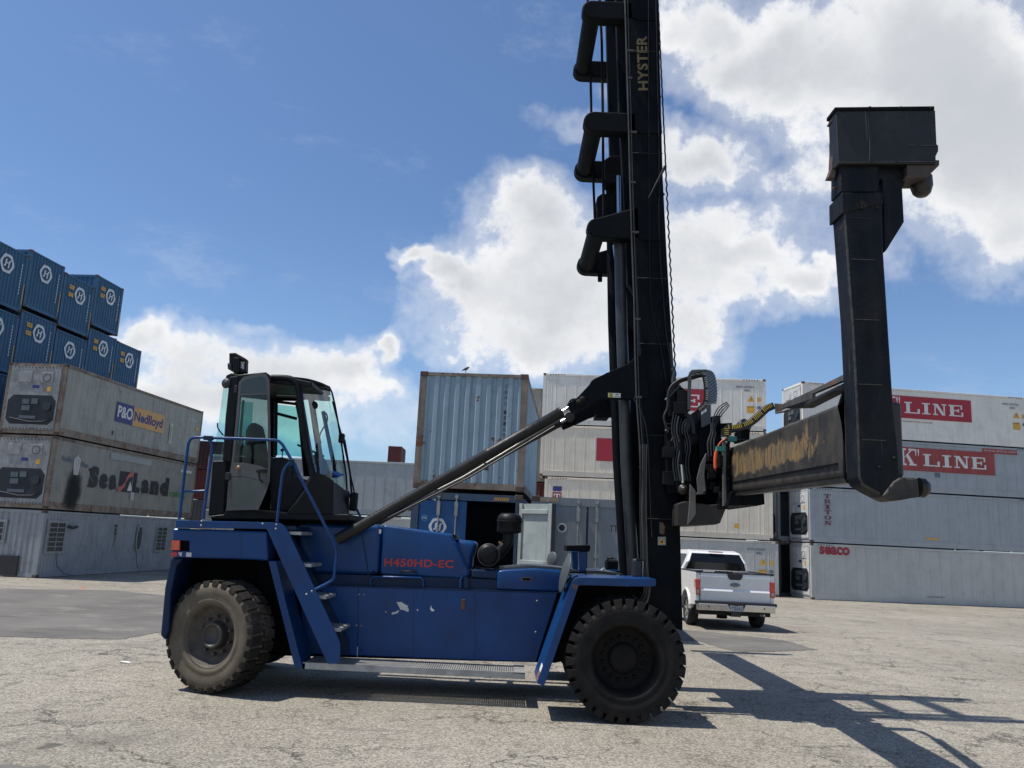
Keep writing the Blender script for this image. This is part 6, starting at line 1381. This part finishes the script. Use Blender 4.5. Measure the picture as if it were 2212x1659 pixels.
b = B().lathe(P(*zl_(970, 640), YL + .16), (0, 0, -1), [(.085, 0), (.088, .08), (.07, .14), (.045, .165), (0, .17)], 20); b.build('upper_twistlock', GREASE, hb)
b = B().pp(m_(zl_, (318, 232), (348, 178), (352, 235)), YL + .06, .1); b.pp(m_(zl_, (352, 240), (338, 260), (338, 330), (330, 380), (332, 440), (326, 570), (300, 638), (345, 640), (366, 550)), YL + .08, .08); b.build('bent_guard', BROWN, hb)
b = B(); tubeP(b, m_(zl_, (330, 728), (350, 715), (388, 700)), YL + .1, .014, 6); b.build('lock_pin', BROWN, leg)
WORN = mat('worn_edge', (.05, .047, .043), .45, .3, var=.6, vs=14, dirt=.7, dirtc=(.012, .012, .013), bump=.3, bs=60)
b = B(); tubeP(b, [(1822, 420), (1838, 640), (1843, 700), (1848, 800), (1853, 900), (1857, 1030), (1863, 1046), (1900, 1066)], YL + .012, .012, 6); b.build('worn_edge', WORN, leg)
for yy in (470, 560, 690, 830, 950):
    x0_ = 1822 + (yy - 420) * .06; b = B(); tubeP(b, [(x0_ + 8, yy), (x0_ + 60, yy + 2)], YL - .002, .004, 5); b.build('weld_seam', WELD, leg)
for (x, y) in ((1862, 450), (1895, 450), (1932, 990), (1900, 1010)):
    B().lathe(P(x, y, YL - .008), (0, -1, 0), [(0, .012), (.012, .010), (.015, 0)], 8).build('bolt', RIMB, leg)
for pts in ([(352, 535), (1078, 530)], [(880, 410), (1094, 412)], [(600, 160), (598, 530)]):
    b = B(); tubeP(b, m_(zl_, *pts), YL - .022, .004, 5); b.build('weld_seam', WELD, hb)
# tie bar with rusty end
TB = mat('tie_bar_steel', (.075, .068, .062), .5, .2, var=.4, vs=4, dirt=.4, rust=.35, rustc=(.17, .07, .035))
b = B()
for q in ([((590, 565), 10.1), ((668, 570), 9.8), ((668, 612), 9.8), ((598, 650), 10.1)], [((668, 570), 9.8), ((945, 440), 8.2), ((945, 548), 8.2), ((668, 612), 9.8)], [((945, 440), 8.2), ((1232, 297), YL + .35), ((1232, 350), YL + .35), ((945, 548 - 75), 8.2)]):
    b.prism([P(*zs(*p_), Y) for p_, Y in q], (.04, .02, 0))
b.build('tie_bar', TB, H0)
b = B(); b.prism([P(*zs(*p_), Y) for p_, Y in (((668, 612), 9.75), ((850, 604), 8.7), ((1130, 450), 7.0), ((1232, 440), YL + .35), ((1232, 378), YL + .35), ((945, 520), 8.2))], (.12, 0, 0)); b.build('tie_bar_flange', BLACK, H0)
b = B(); tubeP(b, m_(zs, (600, 655), (690, 640), (720, 625)), 9.8, .012, 6); b.build('tie_bar_stay', BROWN, H0)

# ================================================================== pickup
TO = Vector((4.892, 21.611, 0)); TR = thing('pickup_truck', 'white four-door pickup parked facing away beside the handler front wheel', 'pickup truck', TO, .0); TR['_org'] = [0, 0, 0]
WP = mat('white_car_paint', (.80, .80, .79), .28, var=.02, coat=.8); DT = mat('dark_trim', (.02, .02, .022), .5); DW = glass_mat('pickup_glass', (.07, .085, .09), .06); CHR = mat('bumper_chrome', (.62, .62, .60), .18, .95, var=.05)
TYR = mat('truck_tyre', (.02, .02, .02), .85)
def arch(cy, cz, r, n=10, a0=0, a1=PI): return [(cy + r * math.cos(a0 + (a1 - a0) * k / n), cz + r * math.sin(a0 + (a1 - a0) * k / n)) for k in range(n + 1)]
Wt = 2.0
def shell(x0, x1, dx0, dx1, poly): pass
side = [(0.0, .60), (0.02, .95), (.0, 1.38), (.08, 1.41), (1.95, 1.41), (2.1, 1.39), (5.6, 1.30), (5.85, 1.1), (5.9, .55), (5.45, .42)] + arch(4.75, .45, .47, 10, 0, PI) + [(3.6, .42), (2.2, .42)] + arch(1.12, .46, .47, 10, 0, PI) + [(.62, .55)]
b = B(); n = len(side)
for xs in ((0, .10), (Wt - .10, Wt)): b.prism([(xs[0], t_, z) for t_, z in side], (xs[1] - xs[0], 0, 0))
bd = b.build('body', WP, TR, bevel=.025, seg=3)
b = B().box((.1, .06, .62), (Wt - .1, 1.9, .78)); b.box((.1, 1.9, .62), (Wt - .1, 5.8, 1.28)); b.build('bed', WP, TR)
b = B().box((.1, .02, .36), (Wt - .1, 5.6, .62)); b.build('underbody', mat('underbody_black', (.008, .008, .008), .8), TR)
b = B().box((.30, 1.0, .3), (Wt - .3, 1.2, .42)); b.cyl((.95, 1.1, .36), (.95, 1.1, .2), .14, 14); b.box((.7, .2, .34), (1.1, .7, .5)); b.build('rear_axle', MATS['underbody_black'], TR)
# cab greenhouse
gh = [(1.98, 1.40), (1.86, 1.62), (2.02, 1.90), (2.4, 1.955), (3.6, 1.94), (4.15, 1.62), (4.45, 1.36)]
sect_ = lambda t_, z, ins: [(ins, t_, z), (Wt - ins, t_, z)]
ins = lambda z: .06 + max(0, (z - 1.40)) * .48
b = B(); vs = []
for t_, z in gh: vs += [(ins(z), t_, z), (Wt - ins(z), t_, z)]
fs = [(2 * i, 2 * i + 1, 2 * i + 3, 2 * i + 2) for i in range(len(gh) - 1)] + [tuple(2 * i for i in range(len(gh))), tuple(2 * i + 1 for i in range(len(gh) - 1, -1, -1))]
b.add(vs, fs); cabo = b.build('cab', WP, TR, bevel=.045, seg=4)
# rear window with rounded frame, proud of the cab back
def rw_(x, z, e=-.02):
    t_ = 1.98 - .12 * (z - 1.40) / .22 if z < 1.62 else 1.86 + .16 * (z - 1.62) / .28
    return (x, t_ + e, z)
b = B(); pts = [(.24, 1.42), (.36, 1.83), (.42, 1.86), (1.58, 1.86), (1.64, 1.83), (1.76, 1.42)]
lo_ = [(.20, 1.42), (1.80, 1.42)]; b.add([rw_(.17, 1.42), rw_(1.83, 1.42), rw_(1.76, 1.62), rw_(.24, 1.62)], [(0, 1, 2, 3)]); b.add([rw_(.24, 1.62), rw_(1.76, 1.62), rw_(1.66, 1.86), rw_(.34, 1.86)], [(0, 1, 2, 3)])
b.build('rear_window', mat('tinted_rear_glass', (.006, .008, .01), .2, spec=.25, var=.3, vs=2), TR)
b = B(); b.add([(ins(1.46) - .012, 2.15, 1.46), (ins(1.83) - .012, 2.25, 1.83), (ins(1.83) - .012, 3.5, 1.83), (ins(1.46) - .012, 4.1, 1.46)], [(0, 1, 2, 3)]); b.build('side_window', MATS['tinted_rear_glass'], TR)
b = B(); b.add([(Wt - ins(1.46) + .012, 2.15, 1.46), (Wt - ins(1.83) + .012, 2.25, 1.83), (Wt - ins(1.83) + .012, 3.5, 1.83), (Wt - ins(1.46) + .012, 4.1, 1.46)], [(0, 1, 2, 3)]); b.build('side_window', MATS['tinted_rear_glass'], TR)
b = B(); b.box((.8, 1.93, 1.895), (1.2, 2.0, 1.93)); bl = b.build('high_brake_lamp', LAMP, TR, bevel=.008); b = B().box((.92, 1.92, 1.90), (1.08, 1.95, 1.926)); b.build('lens', REDL, bl)
# tailgate
b = B(); b.prism([(.12, -.015, .70), (.12, -.035, .95), (.12, .0, 1.02), (.12, -.02, 1.30), (.12, -.01, 1.385), (.12, .05, 1.39), (.12, .05, .70)], (Wt - .24, 0, 0)); tg = b.build('tailgate', WP, TR, bevel=.012, seg=3)
b = B(); b.prism([(.80, -.045, 1.395), (1.20, -.045, 1.395), (1.18, -.045, 1.30), (1.13, -.045, 1.24), (.87, -.045, 1.24), (.82, -.045, 1.30)], (0, .07, 0)); b.build('tailgate_handle', DT, tg, bevel=.01)
b = B().box((-.0, -.02, 1.395), (.12, 1.9, 1.43)).box((Wt - .12, -.02, 1.395), (Wt, 1.9, 1.43)).box((.12, -.02, 1.392), (Wt - .12, .05, 1.415)); b.build('bed_rail_cap', DT, TR)
b = B(); b.prism([(1.0 + .13 * math.cos(2 * PI * k / 28), -.05, 1.12 + .052 * math.sin(2 * PI * k / 28)) for k in range(28)], (0, .03, 0)); em = b.build('oval_badge', mat('badge_chrome', (.4, .42, .45), .2, .8), tg)
b = B(); b.prism([(1.0 + .12 * math.cos(2 * PI * k / 28), -.054, 1.12 + .044 * math.sin(2 * PI * k / 28)) for k in range(28)], (0, .01, 0)); b.build('badge_field', mat('badge_blue', (.02, .035, .09), .3), em)
b = B(); text_mesh(b, 'Ford', (.92, -.058, 1.095), (.16, 0, 0), (.012, 0, .05), .0); b.build('lettering', mat('badge_silver', (.6, .62, .64), .4), em)
for x0_ in (-.012, Wt - .115):
    x1_ = x0_ + .127
    b = B(); b.prism([(x0_ + (.0 if x0_ < 1 else 0), -.03, 1.22), (x1_, -.03, 1.22), (x1_, -.03, .84), (x0_ + .02 if x0_ < 1 else x0_, -.03, .84), (x0_ + .01, -.03, 1.05)], (0, .18, 0)); tl = b.build('tail_lamp', REDL, TR, bevel=.01)
    b = B().box((x0_ + .035, -.036, .88), (x1_ - .03, -.028, .96)); b.build('reverse_lens', LAMP, tl)
    b = B().box((x0_ + .02, -.034, 1.00), (x1_ - .015, -.028, 1.07)); b.build('lens', mat('bright_red_lens', (.75, .03, .03), .1, coat=1), tl)
# bumper
b = B(); b.box((-.02, -.16, .62), (Wt + .02, .02, .70)); bp = b.build('bumper', DT, TR, bevel=.015)
for x0_, x1_, s in ((.02, .78, 1), (1.22, 1.98, -1)):
    q = [(x0_, -.165, .65), (x1_ if s > 0 else x1_, -.165, .65), (x1_ + (.07 if s > 0 else 0), -.15, .47), (x0_ - (0 if s > 0 else .07), -.15, .47)]
    b = B().prism(q, (0, .12, 0)); b.build('bumper_chrome', CHR, bp, bevel=.02, seg=3)
    b = B().lathe(((x0_ + x1_) / 2 - .1 * s, -.168, .57), (0, -1, 0), [(0, .004), (.018, .003), (.02, 0)], 12); b.build('parking_sensor', DT, bp)
b = B().box((.80, -.12, .44), (1.20, .0, .64)); b.build('plate_recess', DT, bp)
b = B().box((.83, -.135, .48), (1.17, -.12, .64)); pl_ = b.build('licence_plate', mat('plate_white', (.50, .53, .58), .4), bp)
b = B(); text_mesh(b, '17255A2', (.85, -.138, .50), (.30, 0, 0), (0, 0, .085), .02); b.build('lettering', mat('plate_blue', (.03, .04, .12), .5), pl_)
b = B(); text_mesh(b, 'California', (.93, -.138, .602), (.14, 0, 0), (0, 0, .025), .02); b.build('lettering', LBLACK, pl_)
b = B().box((.88, -.10, .34), (1.12, .3, .44)); b.build('tow_hitch', DT, TR)
b = B().cyl((1.72, -.06, .40), (1.30, .6, .42), .035, 12); b.build('exhaust_pipe', GALV, TR)
for x in (.0, Wt - .26):
    for t_ in (1.12, 4.75):
        c = Vector((x + .13, t_, .40)); sd = -1 if x < 1 else 1
        b = B().lathe(c, (sd, 0, 0), [(.25, .10), (.28, .13), (.36, .13), (.385, .10), (.40, .05), (.40, -.08), (.385, -.12), (.3, -.13), (.24, -.1)], 40); ty = b.build('wheel', TYR, TR)
        b = B().lathe(c, (sd, 0, 0), [(.25, .11), (.235, .10), (.225, .04), (.2, .03)], 30)
        for k in range(6):
            a = 2 * PI * k / 6 + .3; p1_ = c + Vector((sd * .085, 0, 0)); q_ = c + Vector((sd * .10, .23 * math.cos(a), .23 * math.sin(a))); b.bar(p1_, q_, .05, .03, up=(1, 0, 0))
        b.lathe(c, (sd, 0, 0), [(.06, .06), (.055, .10), (0, .105)], 14); b.build('rim', CHR, ty)
b = B()
for t_ in (1.12, 4.75):
    for x0_, x1_ in ((-.03, .03), (Wt - .03, Wt + .03)):
        o_ = arch(t_, .45, .50, 14); i_ = arch(t_, .45, .455, 14)
        for k in range(14): b.hexa([(x0_, *o_[k]), (x0_, *o_[k + 1]), (x0_, *i_[k + 1]), (x0_, *i_[k]), (x1_, *o_[k]), (x1_, *o_[k + 1]), (x1_, *i_[k + 1]), (x1_, *i_[k])])
b.build('wheel_arch_flare', WP, TR)
b = B()
for x0_ in (.14, Wt - .5): b.box((x0_, .65, .5), (x0_ + .36, 1.6, 1.0))
b.build('wheel_well', MATS['underbody_black'], TR)
b = B().box((.35, 2.6, 1.3), (.8, 2.9, 1.72)); b.box((1.2, 2.6, 1.3), (1.65, 2.9, 1.72)); b.build('headrest', DT, TR)
b = B().prism([(-.02, 3.9, 1.30), (-.25, 3.95, 1.32), (-.27, 3.95, 1.56), (-.06, 3.9, 1.54)], (0, .12, 0)); b.build('door_mirror', WP, TR, bevel=.02)
b = B(); b.box((.4, 2.0, .30), (.6, 5, .45)); b.build('frame_rail', MATS['underbody_black'], TR)

# ================================================================== scraps on the yard
def scrap(name, label, px, m, r):
    c = Pg(*px); o = thing(name, label, 'litter', (c.x, c.y, c.z + .004)); o['_org'] = [0, 0, 0]; rr = random.Random(int(px[0]))
    b = B(); n = 9; ring = [(r * rr.uniform(.6, 1.1) * math.cos(2 * PI * k / n) * 1.5, r * rr.uniform(.6, 1.1) * math.sin(2 * PI * k / n), rr.uniform(.002, .02)) for k in range(n)]
    b.add([(0, 0, .022)] + ring, [(0, 1 + k, 1 + (k + 1) % n) for k in range(n)]); b.build('crumpled_sheet', m, o)
scrap('paper_scrap', 'small white paper scrap lying on the paving left of the rear wheel', (270, 1432), WHITE, .055)
scrap('plastic_scrap', 'small orange-red plastic scrap on the far edge of the left asphalt patch', (179, 1270), ORANGE, .09)
